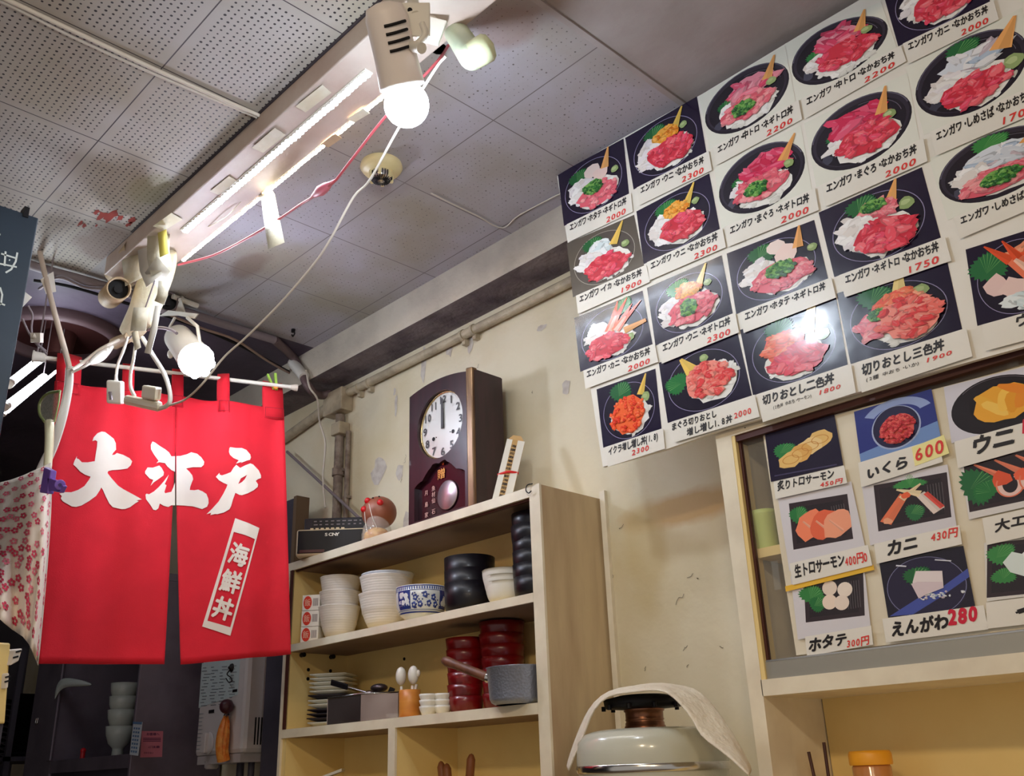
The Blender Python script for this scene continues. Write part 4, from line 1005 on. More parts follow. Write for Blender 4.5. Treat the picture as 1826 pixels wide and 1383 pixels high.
# leads from the bundle
YL = 1.0
def lead(lab, pts, r, mm, Y=None):
    m = MB(); m.tube([at(x, y, Y=(Y or YL)) for x, y in pts], r, 8); return tag(m.build('cable', mm), lab, 'cable', 'cables')
lead('cream lead from the taped bundle to the tall white plug adapter', ((228, 600), (220, 625), (210, 650), (207, 672)), .0045, m_wire)
lead('white lead from the taped bundle to the middle of the power strip', ((242, 612), (238, 640), (233, 665), (233, 690), (240, 706)), .0050, m_white)
lead('thick white lead looping from the taped bundle to the end of the power strip', ((254, 602), (272, 632), (292, 665), (302, 695), (303, 715), (296, 724), (285, 728)), .0062, m_white)
m = MB(); m.tube([at(x, y, Y=1.08) for x, y in ((262, 588), (285, 584), (305, 588), (315, 594))], .005, 6); tag(m.build('cable', m_grey), 'short bent grey lead sticking out of the taped bundle', 'cable', 'cables')
g = thing('power_strip', 'cream power strip hanging on leads in front of the red curtain', 'power strip', at(258, 722, Y=YL))
m = MB(); a = at(224, 712, Y=YL); b = at(286, 725, Y=YL); d = U(a, b); w = d.cross(RZ).normalized()
m.obox((a + b) / 2, d * (b - a).length * .5, w * .014, RZ * .020); m.build('strip_body', mat('cream plastic', (226, 216, 190), .4), g, bevel=.010)
g2 = thing('plug_adapter', 'tall white plug adapter with printed lines at the end of the power strip', 'plug adapter', at(205, 700, Y=YL), 'plug adapters')
c = at(206, 699, Y=YL - .015); m = MB(); m.obox(c, RX * .022 + RY * .002, RY * .034, RZ * .016); m.build('adapter_body', m_white, g2, bevel=.006)
m = MB()
for k in range(4): m.obox(at(196 + k * .6, 700 + k * 3.5, Y=YL - .0335), RX * (.0035), RY * .0035, RZ * .004)
m.build('printed_line', m_grey, g2)
m = MB(); m.cyl(at(207, 680, Y=YL - .015), at(207, 668, Y=YL), .006, .004); m.build('strain_relief', m_white, g2)
g3 = thing('plug_adapter', 'flat cream plug adapter lying across the top of the power strip', 'plug adapter', at(270, 700, Y=YL), 'plug adapters')
c = at(270, 700, Y=YL - .005); m = MB(); m.obox(c, d * .050, w * .018, RZ * .024); m.build('adapter_body', mat('cream plastic', (226, 216, 190)), g3, bevel=.005)
m = MB(); m.obox(at(262, 709, Y=YL), d * .018, w * .010, RZ * .014); m.build('plug_neck', m_wire, g3)
# ------------------------------------------------------------------ red split curtain on its rail
NA = Vector((-2.95, .899, 0)); NB = Vector((-2.70, 1.563, 0)); NU = (NB - NA).normalized(); NLEN = (NB - NA).length
NN = Vector((NU.y, -NU.x, 0))                    # towards the room
RZ0 = CAM_Z + 1.262
def npt(s, t, d=0.0):
    """point on the cloth: s along the rail (m), t down (m)"""
    sk = s + .083 * t
    fade = min(1, max(0, t / .25))
    w = .010 * math.sin(s * 23 + 1.1) * (1 - .45 * fade) + .007 * math.sin(s * 51 + t * 3) * (1 - .6 * fade) + .012 * fade * math.sin(s * 8.5 + t * 1.5)
    if s > .58: w += -.018 * math.sin((s - .58) * 24) * (1 - .3 * fade)
    p = NA + NU * sk + NN * (w + d + .01)
    return Vector((p.x, p.y, RZ0 - t))
def n_st(x, y):
    d = ray(x, y); k = NN.dot(NA) / (NN.x * d.x + NN.y * d.y); p = d * k
    t = RZ0 - (p.z + CAM_Z); s = (p - NA).dot(NU)
    return s - .083 * t, t
cur = thing('noren_curtain', 'red split curtain with big white brush characters hanging from a white rail', 'curtain', (NA.x, NA.y, RZ0 - .93))
m_cloth = mat('red cotton', (214, 16, 40), .85, c2=(196, 10, 32), scale=5, bump=.08, bscale=300)
def s_at(x, y): return n_st(x, y)[0]
tl, tr_ = n_st(150, 672)[1], n_st(500, 715)[1]
TOPT = .082
sl_top = .392
def panel(name, sa, sb, ta, tb):
    """sa, sb: functions of t (0..1) giving the two side edges"""
    m = MB(); rows = []
    for k in range(41):
        f = k / 40; row = []
        for i in range(37):
            q = i / 36; s0, s1 = sa(f), sb(f); s = s0 + (s1 - s0) * q
            bot = ta + (tb - ta) * q
            row.append(npt(s, TOPT + (bot - TOPT) * f))
        rows.append(row)
    m.loft(rows)
    return m.build(name, m_cloth, cur, solid=.0016)
bl = n_st(68, 1185); blr = n_st(293, 1184); brl = n_st(322, 1184); br = n_st(517, 1167)
SL = n_st(312, 800)[0]
sl_t = (n_st(312, 800)[1] - TOPT)
def split(f, target):
    t = TOPT + (.93 - TOPT) * f; f0 = sl_t / (.93 - TOPT)
    return SL if f < f0 else SL + (target - SL) * ((f - f0) / (1 - f0)) ** 1.15
panel('cloth_panel', lambda f: (0 if f < .15 else 0) + bl[0] * f, lambda f: split(f, blr[0]), bl[1], blr[1])
panel('cloth_panel', lambda f: split(f, brl[0]) + .0005, lambda f: NLEN + (br[0] - NLEN) * f, brl[1], br[1])
# loops over the rail
for x0, x1, x2 in ((102, 146, 150), (219, 240, 240), (307, 327, 327), (388, 408, 408), (470, 505, 505)):
    yy = 640 + (x0 - 100) * .125
    s0 = n_st(x0, yy)[0]; s1 = n_st(x1, yy)[0]
    m = MB(); rows = []
    for k in range(9):
        a = k / 8
        if k < 4: t = -.006 + (TOPT + .045) * (1 - k / 4) ; d = .006
        elif k == 4: t = -.016; d = -.004
        else: t = -.006 + (TOPT) * (k - 4) / 4; d = -.020
        rows.append([npt(s0, t, d - .006), npt((s0 + s1) / 2, t, d - .006), npt(s1, t, d - .006)])
    m.loft(rows); o = m.build('hanging_loop', m_cloth, cur, solid=.002)
    m = MB(); e = [npt(s0 + .004, TOPT + .002, .009), npt(s1 - .004, TOPT + .002, .009), npt(s1 - .004, TOPT + .036, .009), npt(s0 + .004, TOPT + .036, .009), npt(s0 + .004, TOPT + .002, .009)]
    m.tube(e, .0008, 4, smooth=False); m.build('stitching', mat('dark red thread', (120, 10, 26), .9), o)
# white lettering
m_letter = mat('undyed lettering', (232, 222, 208), .85, c2=(222, 210, 196), scale=6)
def letters(polys, ox, oy, k, name):
    pp = [[(ox + x * k, oy + y * k) for x, y in pl] for pl in polys]
    me = fill_shape(pp, None); bm = bmesh.new(); bm.from_mesh(me); bpy.data.meshes.remove(me)
    for v in bm.verts: v.co.y = -v.co.y
    # cut along the slit between the two halves of cloth
    def keep_out(bm, xa, xb):
        for X in (xa, xb):
            bmesh.ops.bisect_plane(bm, geom=bm.verts[:] + bm.edges[:] + bm.faces[:], plane_co=(X, 0, 0), plane_no=(1, 0, 0))
        bmesh.ops.delete(bm, geom=[f for f in bm.faces if xa < f.calc_center_median().x < xb and f.calc_center_median().y > 806], context='FACES')
    keep_out(bm, 311.6, 314.0)
    for _ in range(6):
        le = [e for e in bm.edges if e.calc_length() > 6]
        if not le: break
        bmesh.ops.subdivide_edges(bm, edges=le, cuts=1); bmesh.ops.triangulate(bm, faces=bm.faces[:])
    vs = [npt(*n_st(v.co.x, v.co.y), .0026) for v in bm.verts]; bm.verts.index_update()
    fs = [[v.index for v in f.verts] for f in bm.faces]; bm.free()
    m = MB(); m.add(vs, fs, True); return m.build(name, m_letter, cur)
DAI = [[(605,245),(625,190),(680,130),(740,105),(790,112),(850,155),(915,205),(945,270),(948,360),(905,410),(890,440),(930,432),(960,408),(1050,435),(1140,485),(1180,535),(1160,590),(1110,635),(1000,648),(900,655),(835,672),(825,700),(880,770),(980,880),(1060,935),(1180,1005),(1318,1085),(1240,1100),(1275,1112),(1225,1140),(1150,1195),(1080,1218),(1030,1218),(900,1188),(850,1135),(800,1040),(755,940),(735,910),(715,950),(660,1035),(560,1110),(450,1175),(370,1195),(310,1190),(180,1120),(150,1080),(165,1045),(130,1010),(160,1000),(120,935),(185,985),(300,985),(400,950),(490,895),(560,800),(580,760),(500,730),(430,685),(370,620),(330,585),(350,525),(385,460),(380,495),(410,505),(455,550),(540,552),(640,535),(655,430),(672,330),(678,250),(650,232)]]
letters(DAI, 90, 760, .12292, 'lettering')
KOU = [[(285,190),(330,205),(400,250),(500,305),(560,350),(600,415),(750,405),(860,370),(930,332),(1030,350),(1100,405),(1150,480),(1140,530),(1100,568),(960,575),(845,605),(900,650),(950,710),(965,770),(940,830),(915,900),(908,950),(985,950),(1050,937),(1120,965),(1185,1010),(1215,1090),(1220,1160),(1195,1220),(1115,1258),(1060,1240),(960,1215),(800,1212),(600,1215),(550,1245),(470,1225),(410,1190),(385,1270),(345,1303),(300,1295),(255,1225),(180,1130),(172,1060),(190,1040),(230,1050),(310,1000),(400,915),(480,820),(558,715),(530,790),(490,870),(520,890),(485,1000),(500,1020),(600,995),(640,900),(665,820),(665,670),(600,640),(530,580),(495,530),(400,520),(350,540),(385,495),(310,400),(262,320),(258,250)],
       [(205,615),(290,615),(400,572),(440,610),(478,680),(470,730),(400,785),(310,850),(255,910),(300,812),(240,795),(165,715),(165,680)]]
letters(KOU, 240, 770, .10846, 'lettering')
TOO = [[(590,178),(690,190),(800,190),(880,225),(950,300),(962,350),(945,395),(880,415),(775,455),(800,430),(695,465),(745,405),(650,365),(590,310),(572,260),(578,200)],
       [(700,485),(770,540),(860,495),(950,458),(1000,475),(1100,575),(1140,660),(1140,710),(1080,735),(1045,765),(1088,825),(1080,870),(1010,930),(900,990),(800,1022),(755,1015),(685,978),(640,1100),(610,1210),(580,1270),(480,1325),(370,1350),(330,1345),(250,1360),(265,1320),(185,1340),(280,1250),(390,1130),(470,1000),(530,880),(545,835),(470,800),(400,755),(345,690),(405,625),(410,655),(450,670),(530,645),(605,615),(650,540)],
       [(890,665),(780,725),(735,825),(800,790),(850,740)]]
letters(TOO, 350, 780, .10123, 'lettering')
BOX = [[(415,85),(540,135),(675,190),(362,1345),(65,1240)], [(400,232),(500,262),(625,312),(362,1255),(120,1180)]]
letters(BOX, 350, 910, .16624, 'lettering')
def side_map(u, v):
    tl, tr, br2, bl2 = [(350 + x * .16624, 910 + y * .16624) for x, y in ((395, 232), (625, 312), (362, 1255), (115, 1180))]
    x = (bl2[0] * (1 - u) + br2[0] * u) * (1 - v) + (tl[0] * (1 - u) + tr[0] * u) * v
    y = (bl2[1] * (1 - u) + br2[1] * u) * (1 - v) + (tl[1] * (1 - u) + tr[1] * u) * v
    return npt(*n_st(x, y), .0030)
m = MB()
for ch, vc in (('海', .78), ('鮮', .475), ('丼', .17)):
    write(m, ch, side_map, .07, .93, vc, .255, .034, .0, .02)
m.build('lettering', m_letter, cur)
# rail, end caps, peg
m = MB(); a = NA - NU * .035; b = NB + NU * .028
ra = Vector((a.x, a.y, RZ0)); rb = Vector((b.x, b.y, RZ0))
g = thing('curtain_rail', 'thin white tension rail with end caps carrying the red split curtain', 'curtain rail', ra)
m.cyl(ra, rb, .0068, n=14); m.build('rod', m_white, g)
m = MB(); m.cyl(ra - NU * .028, ra + NU * .006, .017, .014, 16); m.cyl(ra - NU * .028, ra - NU * .032, .020); m.build('end_cap', m_white, g)
m = MB(); m.cyl(rb - NU * .004, rb + NU * .012, .008, .012, 14); m.cyl(rb + NU * .012, rb + NU * .02, .012); m.build('end_cap', m_wire, g)
m = MB(); m.tube([ra - NU * .02, ra - NU * .02 + Vector((0, 0, H - ra.z))], .003, 6, smooth=False);
m.build('hanger_wire', m_grey, g)
p = npt(NLEN - .028, -.004, .004)
g = thing('clothes_peg', 'small green and orange clothes peg on the end of the curtain rail', 'clothes peg', p)
m = MB(); m.obox(p + Vector((0, 0, .012)) + NU * .003, NU * .004, NN * .006, Vector((0, 0, .030)) - NU * .004); m.obox(p + Vector((0, 0, .010)) - NU * .014, NU * .003, NN * .006, Vector((0, 0, .026)) - NU * .012); m.build('arm', mat('green plastic', (150, 190, 70), .4), g)
m = MB(); m.cyl(p + NN * .010 + NU * .003 - Vector((0, 0, .008)), p + NU * .003 - Vector((0, 0, .008)), .009); m.build('spring', mat('orange plastic', (230, 150, 60), .4), g)

# kitchen tubes left of the curtain
for k, (lab, p, q, r) in enumerate((('short glowing tube lamp, uppermost of the three beside the red curtain', (18, 683), (68, 643), .013), ('longer glowing tube lamp, middle one of the three beside the red curtain', (12, 723), (74, 675), .012), ('thin glowing tube lamp, lowest of the three beside the red curtain', (11, 736), (100, 662), .005))):
    a = at(*p, X=-3.15 - .04 * (k == 2)); b = at(*q, X=-3.42 - .04 * (k == 2))
    g = thing('tube_lamp', lab, 'tube lamp', (a + b) / 2, 'kitchen tube lamps')
    m = MB(); m.cyl(a, b, r, n=14); m.build('tube', m_tube, g)
    d = U(a, b); m = MB(); m.cyl(a - d * .02, a + d * .004, r * 1.15); m.build('end_cap', m_white, g); m = MB(); m.cyl(b - d * .004, b + d * .03, r * 1.15); m.build('end_cap', m_white, g)
    m = MB(); e = b + d * .02; m.cyl((e.x, e.y, e.z + r), (e.x, e.y, H), .002, n=6); m.build('hanger_wire', m_grey, g)
# ------------------------------------------------------------------ wall clock on the shelf unit
TOP = zc(.722)
KX0, KX1, KY, KB = -2.362, -2.040, 1.845, 1.968
KZ0, KZ1 = TOP + .001, zc(1.205)
wood = mat('dark cherry wood', (50, 19, 29), .35, c2=(36, 12, 20), scale=7, stretch=(6, 6, .6), coat=.12)
ck = thing('wall_clock', 'dark wooden pendulum clock with silver dial reading twelve, standing on the shelf unit', 'clock', ((KX0 + KX1) / 2, 1.9, KZ0))
KM = (KX0 + KX1) / 2
def arch(y, x0, x1, z0, zt, bow, n=12):
    pts = [Vector((x0, y, z0)), Vector((x1, y, z0))]
    for i in range(n + 1):
        t = i / n; pts.append(Vector((x1 + (x0 - x1) * t, y, zt + bow * (1 - (2 * t - 1) ** 2))))
    return pts
# body with its round and scalloped openings, cut as flat fronts with real depth
FX0, FX1 = KX0, KX1 - .036
DCX, DCZ, DR = (FX0 + FX1) / 2 + .012, KZ0 + .325, .113
m = MB(); m.slab(arch(KY + .018, KX0 + .002, KX1 - .004, KZ0, KZ1 - .018, .018), (0, KB - KY - .018, 0)); m.build('case', wood, ck)
def front_sheet(y, d, outer, holes, name, mm, parent):
    me = fill_shape([[(x, -z) for x, z in pl] for pl in [outer] + holes], None)
    vs = [Vector((v.co.x, y, v.co.y)) for v in me.vertices]; fs = [list(p.vertices) for p in me.polygons]; bpy.data.meshes.remove(me)
    m = MB(); m.add(vs, fs)
    for pl in [outer] + holes:
        n = len(pl); m.add([Vector((x, y, z)) for x, z in pl] + [Vector((x, y + d, z)) for x, z in pl], [(i, (i + 1) % n, n + (i + 1) % n, n + i) for i in range(n)])
    return m.build(name, mm, parent)
circ = [(DCX + DR * math.cos(2 * math.pi * i / 48), DCZ + DR * math.sin(2 * math.pi * i / 48)) for i in range(48)]
lz = KZ0 + .03; wx0, wx1 = FX0 + .028, FX1 - .012
scal = [(wx0, lz), (wx1, lz)]
wz = KZ0 + .188
for i in range(25):
    t = i / 24; x = wx1 + (wx0 - wx1) * t; u = 2 * t - 1
    scal.append((x, wz - .060 * abs(u) ** 1.6 + .012 * abs(math.sin(u * math.pi * 1.5)) + (.006 if abs(u) < .3 else 0)))
outer = [(p.x, p.z) for p in arch(0, FX0, FX1, KZ0, KZ1 - .018, .018)]
front_sheet(KY, .020, outer, [circ, scal], 'front_panel', wood, ck)
m = MB(); m.hexa([(FX1 + .001, KY - .004, KZ0), (KX1 - .002, KY - .004, KZ0), (KX1 - .002, KY + .02, KZ0), (FX1 + .001, KY + .02, KZ0)], [(FX1 + .001, KY - .004, KZ1 - .006), (KX1 - .002, KY - .004, KZ1 - .012), (KX1 - .002, KY + .02, KZ1 - .012), (FX1 + .001, KY + .02, KZ1 - .006)])
m.build('brass_pillar', mat('aged brass strip', (148, 118, 84), .35, .5, c2=(110, 82, 60), scale=6, stretch=(8, 8, .8)), ck, bevel=.006)
m = MB(); m.box((KX1 - .006, KY + .004, KZ0), (KX1, KB, KZ1 - .022)); m.build('side_panel', wood, ck)
m = MB(); m.lathe((DCX, KY + .016, DCZ), (0, -1, 0), [(DR * 1.0, -.001), (DR * 1.0, .004), (DR * .955, .004), (DR * .95, .0)], 48, cap=False); m.build('bezel', mat('pale gold ring', (214, 190, 140), .25, .9), ck)
m = MB(); m.lathe((DCX, KY + .0165, DCZ), (0, -1, 0), [(DR * .97, 0), (0, .0005)], 48, cap=False); dial = m.build('dial', mat('silvered dial', (226, 226, 222), .28, .35), ck)
m = MB()
for h in range(1, 13):
    a = math.radians(90 - 30 * h); t = str(h); w = .020 if len(t) == 1 else .032; cx_, cz_ = DCX + DR * .78 * math.cos(a), DCZ + DR * .78 * math.sin(a)
    write(m, t, lambda u, v: Vector((u, KY + .0145, v)), cx_ - w * .6, cx_ + w * .6, cz_, .036, .022, 0, 0)
m.build('numeral', mat('dark grey numerals', (70, 66, 70), .4), dial)
for nm, a, L, w in (('hour_hand', 91, .056, .0065), ('minute_hand', 90, .086, .0055)):
    ar = math.radians(a); u = Vector((math.cos(ar), 0, math.sin(ar))); s = Vector((-u.z, 0, u.x)); o = Vector((DCX, KY + (.013 if nm == 'hour_hand' else .0115), DCZ))
    m = MB(); m.slab([o - u * .012 - s * w, o - u * .012 + s * w, o + u * L + s * w * .9, o + u * (L + .008), o + u * L - s * w * .9], (0, -.001, 0)); m.build(nm, mat('dark hands', (60, 56, 58), .4), dial)
m = MB()
for dx in (-.048, .048): m.cyl((DCX + dx, KY + .016, DCZ - .035), (DCX + dx, KY + .0145, DCZ - .035), .0065, n=14); m.cyl((DCX + dx * .72, KY + .016, DCZ - .033), (DCX + dx * .72, KY + .0145, DCZ - .033), .002, n=8)
m.build('winding_hole', m_black, dial)
m = MB(); m.box((wx0 - .01, KY + .0165, lz - .005), (wx1 + .004, KY + .018, wz + .03)); m.build('lower_glass', mat('dark red glass', (36, 9, 20), .2, coat=.15, spec=.3), ck)
m = MB(); m.lathe((DCX + .022, KY + .0125, KZ0 + .088), (0, -1, 0), [(.0, -.001), (.047, -.001), (.047, .001), (.044, .003), (0, .004)], 36); m.build('pendulum_bob', mat('spun steel', (196, 176, 184), .3, .8), ck)
m = MB(); m.box((DCX - .002, KY + .012, KZ0 + .19), (DCX + .006, KY + .0125, KZ0 + .215)); m.build('maker_plate', mat('orange plate', (196, 80, 40), .4), ck)
m = MB(); write(m, '贈', lambda u, v: Vector((u, KY + .0135, v)), DCX - .028, DCX + .012, KZ0 + .163, .036, .012, 0, 0); m.build('gilt_lettering', mat('gilt', (206, 160, 84), .35, .6), ck)
m = MB()
for ch, x, z in (('月', -.082, .118), ('島', -.082, .080), ('家', -.082, .046), ('魚', -.047, .125), ('材', -.047, .105), ('仙', -.047, .085), ('石', -.047, .050), ('道', -.047, .025)):
    write(m, ch, lambda u, v: Vector((u, KY + .0135, v)), DCX + x - .009, DCX + x + .009, KZ0 + z, .018, .006, 0, 0)
m.build('painted_lettering', mat('pinkish white lettering', (214, 170, 160), .5), ck)

# paper wrapped wooden tally leaning by the clock
a = at(893, 884, Y=1.835); a.z = TOP + .001; b = at(920, 786, Y=1.915)
u = U(a, b); L = (b - a).length; s = RX - u * RX.dot(u); s.normalize(); nn = s.cross(u).normalized()
if nn.dot(RZ) > 0: nn = -nn
g = thing('chopstick_box', 'slim white paper wrapped box tied with red string leaning right of the clock', 'box', a)
m = MB(); m.slab([a - s * .026 + nn * .0, a + s * .026, b + s * .026, b + s * .012 + u * .02, b - s * .012 + u * .02, b - s * .026], -nn * .014); m.build('wooden_back', mat('pale wood', (206, 166, 110), .5), g)
m = MB(); m.slab([a - s * .027 + nn * .0005, a + s * .027 + nn * .0005, b + s * .027 + nn * .0005, b - s * .027 + nn * .0005], nn * .004); m.build('paper_wrapper', m_paper, g)
m = MB(); m.slab([a - s * .010 + nn * .0047, a + s * .006 + nn * .0047, b + s * .006 + nn * .0047, b - s * .010 + nn * .0047], nn * .0005); lb = m.build('printed_strip', mat('gold brown print', (196, 156, 96), .5), g)
m = MB()
for i in range(15): write(m, '御箸寿司膳海鮮丼味'[i % 9], lambda q, v: a + s * q + u * v + nn * .0054, -.010, .006, .008 + L * .92 * i / 15, .010, .02, 0, .05)
m.build('lettering', m_ink, lb)
m = MB(); q0 = a + u * L * .47; m.tube([q0 - s * .029 - u * .012, q0 + nn * .007, q0 + s * .029 + u * .006], .004, 8); m.build('red_string', mat('red string', (222, 30, 34), .5), g)
m = MB(); p = at(940, 870, Y=1.9); p.z = TOP; m.tube([p, p + Vector((-.008, .01, .03))], .0025, 6)
tag(m.build('pen_stub', m_black), 'tiny black stub sticking up behind the shelf unit corner', 'stub')

# radio
r0 = at(526, 993, Z=TOP); hx = Vector((RX.x, RX.y, 0)).normalized(); hy = Vector((-hx.y, hx.x, 0))
r0 = Vector((r0.x, r0.y, TOP)) + hy * .0
g = thing('radio', 'black portable radio with cream trim at the end of the shelf unit top', 'radio', r0 + hx * .12)
W, Hh, D = .238, .098, .05
def rbox(mb, x0, x1, y0, y1, z0, z1):
    B = [r0 + hx * x + hy * y + Vector((0, 0, z)) for z in (z0, z1) for x, y in ((x0, y0), (x1, y0), (x1, y1), (x0, y1))]
    mb.hexa(B[:4], B[4:])
m = MB(); rbox(m, 0, W, .003, D, .002, Hh); m.build('case', mat('cream gold trim', (206, 188, 156), .35, .3), g, bevel=.008)
m = MB(); rbox(m, .006, W - .006, 0, .004, .012, Hh - .006); m.build('speaker_grille', m_black, g, bevel=.003)
m = MB(); rbox(m, .014, .10, -.0006, .002, .014, .024); m.build('name_strip', mat('dark red strip', (70, 18, 22), .4), g)
m = MB(); write(m, 'SONY', lambda uu, v: r0 + hx * uu - hy * .0010 + Vector((0, 0, v)), .100, .150, .076, .0150, .035, 0, 0); m.build('logo', m_white, g)
m = MB(); rbox(m, .02, W + .01, .03, D + .03, Hh - .01, Hh + .045); dk = m.build('tuner_block', mat('black violet plastic', (28, 22, 36), .4, spec=.3), g, bevel=.004)
m = MB(); rbox(m, .048, W + .004, .029, .031, Hh + .008, Hh + .040); sc_ = m.build('scale_window', m_black, dk)
m = MB()
for zr in (.031, .019):
    for k in range(9): rbox(m, .054 + k * .020, .054 + k * .020 + rnd.uniform(.006, .015), .0284, .0292, Hh + zr, Hh + zr + .0035)
m.build('scale_print', m_grey, sc_)
m = MB()
for k in range(7): rbox(m, .045 + k * .018, .056 + k * .018, .016, .026, Hh - .001, Hh + .006)
m.build('button', mat('cream gold trim', (206, 188, 156)), g)

# brown round-headed glass ornament
c, r = disc(637, 712, 905, 1.86); c.z = TOP
c2 = at(676, 912, Y=1.86); jr = .046
g = thing('jar_ornament', 'brown ball topped glass jar with red round charms beside the radio', 'ornament', c)
jc = at(672, 960, Y=1.85); jc.z = TOP
m = MB(); m.lathe(jc, (0, 0, 1), [(.046, 0), (.050, .004), (.051, .03), (.046, .055), (.036, .075), (.034, .09)], 28); m.build('glass_jar', mat('clear jar glass', (240, 232, 222), .04, alpha=.28, spec=.8), g)
m = MB(); m.lathe(jc + Vector((0, 0, .003)), (0, 0, 1), [(.030, 0), (.043, .008), (.044, .026), (.034, .042), (.012, .052), (0, .053)], 24); m.build('amber_filling', mat('amber filling', (196, 124, 44), .25, c2=(232, 184, 96), scale=45, coat=.4), g)
m = MB(); m.lathe(jc, (0, 0, 1), [(.052, .0), (.054, .006), (.050, .010)], 28); m.build('jar_foot', mat('pale pink rim', (226, 190, 176), .4), g)
bc = at(676, 914, Y=1.865)
m = MB(); m.sphere(bc, .059, 32, sz=.94); m.build('ball_head', mat('brown leather ball', (150, 88, 66), .45, c2=(132, 72, 52), scale=8), g)
toC = (Vector((0, 0, CAM_Z)) - bc).normalized()
m = MB()
for x, y in ((656, 893), (678, 896), (650, 908)):
    p = at(x, y, Y=1.865); q = p - bc; lat = q - toC * q.dot(toC)
    if lat.length > .055: lat = lat * (.055 / lat.length)
    m.sphere(bc + lat + toC * math.sqrt(max(0, .058 ** 2 - lat.length ** 2)), .0115, 14)
m.build('red_charm', mat('red glossy charm', (206, 20, 30), .2, coat=.4), g)
m = MB()
for x, y in ((664, 885), (676, 882)):
    p = at(x, y, Y=1.865); q = p - bc; lat = q - toC * q.dot(toC); m.sphere(bc + lat * .9 + toC * math.sqrt(max(0, .059 ** 2 - (lat.length * .9) ** 2)), .0028, 8)
m.build('black_mark', m_black, g)
m = MB(); m.tube([at(658, 898, Y=1.80), at(664, 922, Y=1.80), at(672, 940, Y=1.815)], .0012, 5); m.tube([at(650, 912, Y=1.80), at(652, 934, Y=1.805), at(656, 950, Y=1.81)], .0012, 5); m.build('string', m_white, g)

# dark board leaning at the far end, behind the radio
p = at(528, 900, Y=1.93)
m = MB(); m.box((p.x - .10, 1.90, COUNTER), (p.x + .03, 1.955, p.z + .015)); m.mat = 1; m.box((p.x + .03, 1.90, COUNTER), (p.x + .052, 1.957, p.z + .022))
tag(m.build('leaning_board', [m_dark, mat('raw brown edge', (104, 82, 60), .7)]), 'dark board with a raw brown edge standing behind the radio', 'board')

# ------------------------------------------------------------------ upper shelf: boxes and bowls
S2 = zc(.4385)
def bowl_prof(r, h, foot=.55, lip=.004, th=.004):
    o = [(r * foot, 0), (r * foot, .006)]
    for i in range(9):
        t = i / 8; o.append((r * (foot + (1 - foot) * math.sin(t * math.pi / 2) ** .8), .006 + (h - .006) * (1 - math.cos(t * math.pi / 2)) ** .9))
    o += [(r + lip * .4, h), (r - th, h), (r * .9, h * .72), (r * .6, h * .25), (0, .012)]
    return o
def deep_prof(r, h, foot=.46, th=.005):
    o = [(r * foot, 0), (r * foot, .008)]
    for t in (.1, .25, .4, .55, .7, .85, 1.0):
        o.append((r * (foot + (1 - foot) * t ** .46), .008 + (h - .008) * t))
    o += [(r * 1.02, h + .003), (r * .98, h + .004), (r - th, h - .004), (r * .86, h * .5), (r * .5, .02), (0, .016)]
    return o
def bowl(name, label, cat, c, prof, mm, group, n=36, cap=False):
    m = MB(); m.lathe(c, (0, 0, 1), prof, n, cap=False); return tag(m.build(name, mm, origin=c), label, cat, group)
m_ribbed = mat('white ribbed porcelain', (232, 224, 214), .3, c2=(220, 210, 200), scale=3, stretch=(.2, .2, 40), bump=.25, bscale=1.2, coat=.2)
ribm = bpy.data.materials.new('white fine ribbed porcelain'); ribm.use_nodes = True
nt = ribm.node_tree; pb_ = nt.nodes['Principled BSDF']; pb_.inputs['Base Color'].default_value = rgb(230, 222, 212); pb_.inputs['Roughness'].default_value = .3
w_ = nt.nodes.new('ShaderNodeTexWave'); w_.bands_direction = 'Z'; w_.inputs['Scale'].default_value = 40; w_.inputs['Distortion'].default_value = .4
tc_ = nt.nodes.new('ShaderNodeTexCoord'); b_ = nt.nodes.new('ShaderNodeBump'); b_.inputs['Strength'].default_value = .12; b_.inputs['Distance'].default_value = .002
nt.links.new(tc_.outputs['Object'], w_.inputs['Vector']); nt.links.new(w_.outputs['Fac'], b_.inputs['Height']); nt.links.new(b_.outputs[0], pb_.inputs['Normal'])
MATS['ribbed'] = ribm
c, r = disc(568, 643, 1078, 1.885); c.z = S2
for k, w in enumerate(('bottom', 'middle', 'top')):
    bowl('noodle_bowl', 'ribbed white bowl, %s one of the three stacked next to the small boxes' % w, 'bowl', c + Vector((.001 * k, 0, .001 + .050 * k)), deep_prof(r * (1, .985, .985)[k], .112), ribm, 'ribbed white bowls')
c, r = disc(634, 742, 1065, 1.895); c.z = S2; r *= .90
for k, w in enumerate(('bottom', 'top')):
    bowl('noodle_bowl', 'large ribbed white bowl, %s one of the pair behind the blue patterned bowl' % w, 'bowl', c + Vector((0, .001 * k, .001 + .056 * k)), deep_prof(r * (1, .985)[k], .118), ribm, 'ribbed white bowls')
bowl('noodle_bowl', 'white bowl with a blue line inside its rim, resting in the large ribbed pair', 'bowl', c + Vector((.004, .004, .126)), deep_prof(r * .97, .058, .62), mat('blue lined porcelain', (218, 220, 222), .3, c2=(190, 196, 210), scale=20), 'ribbed white bowls')
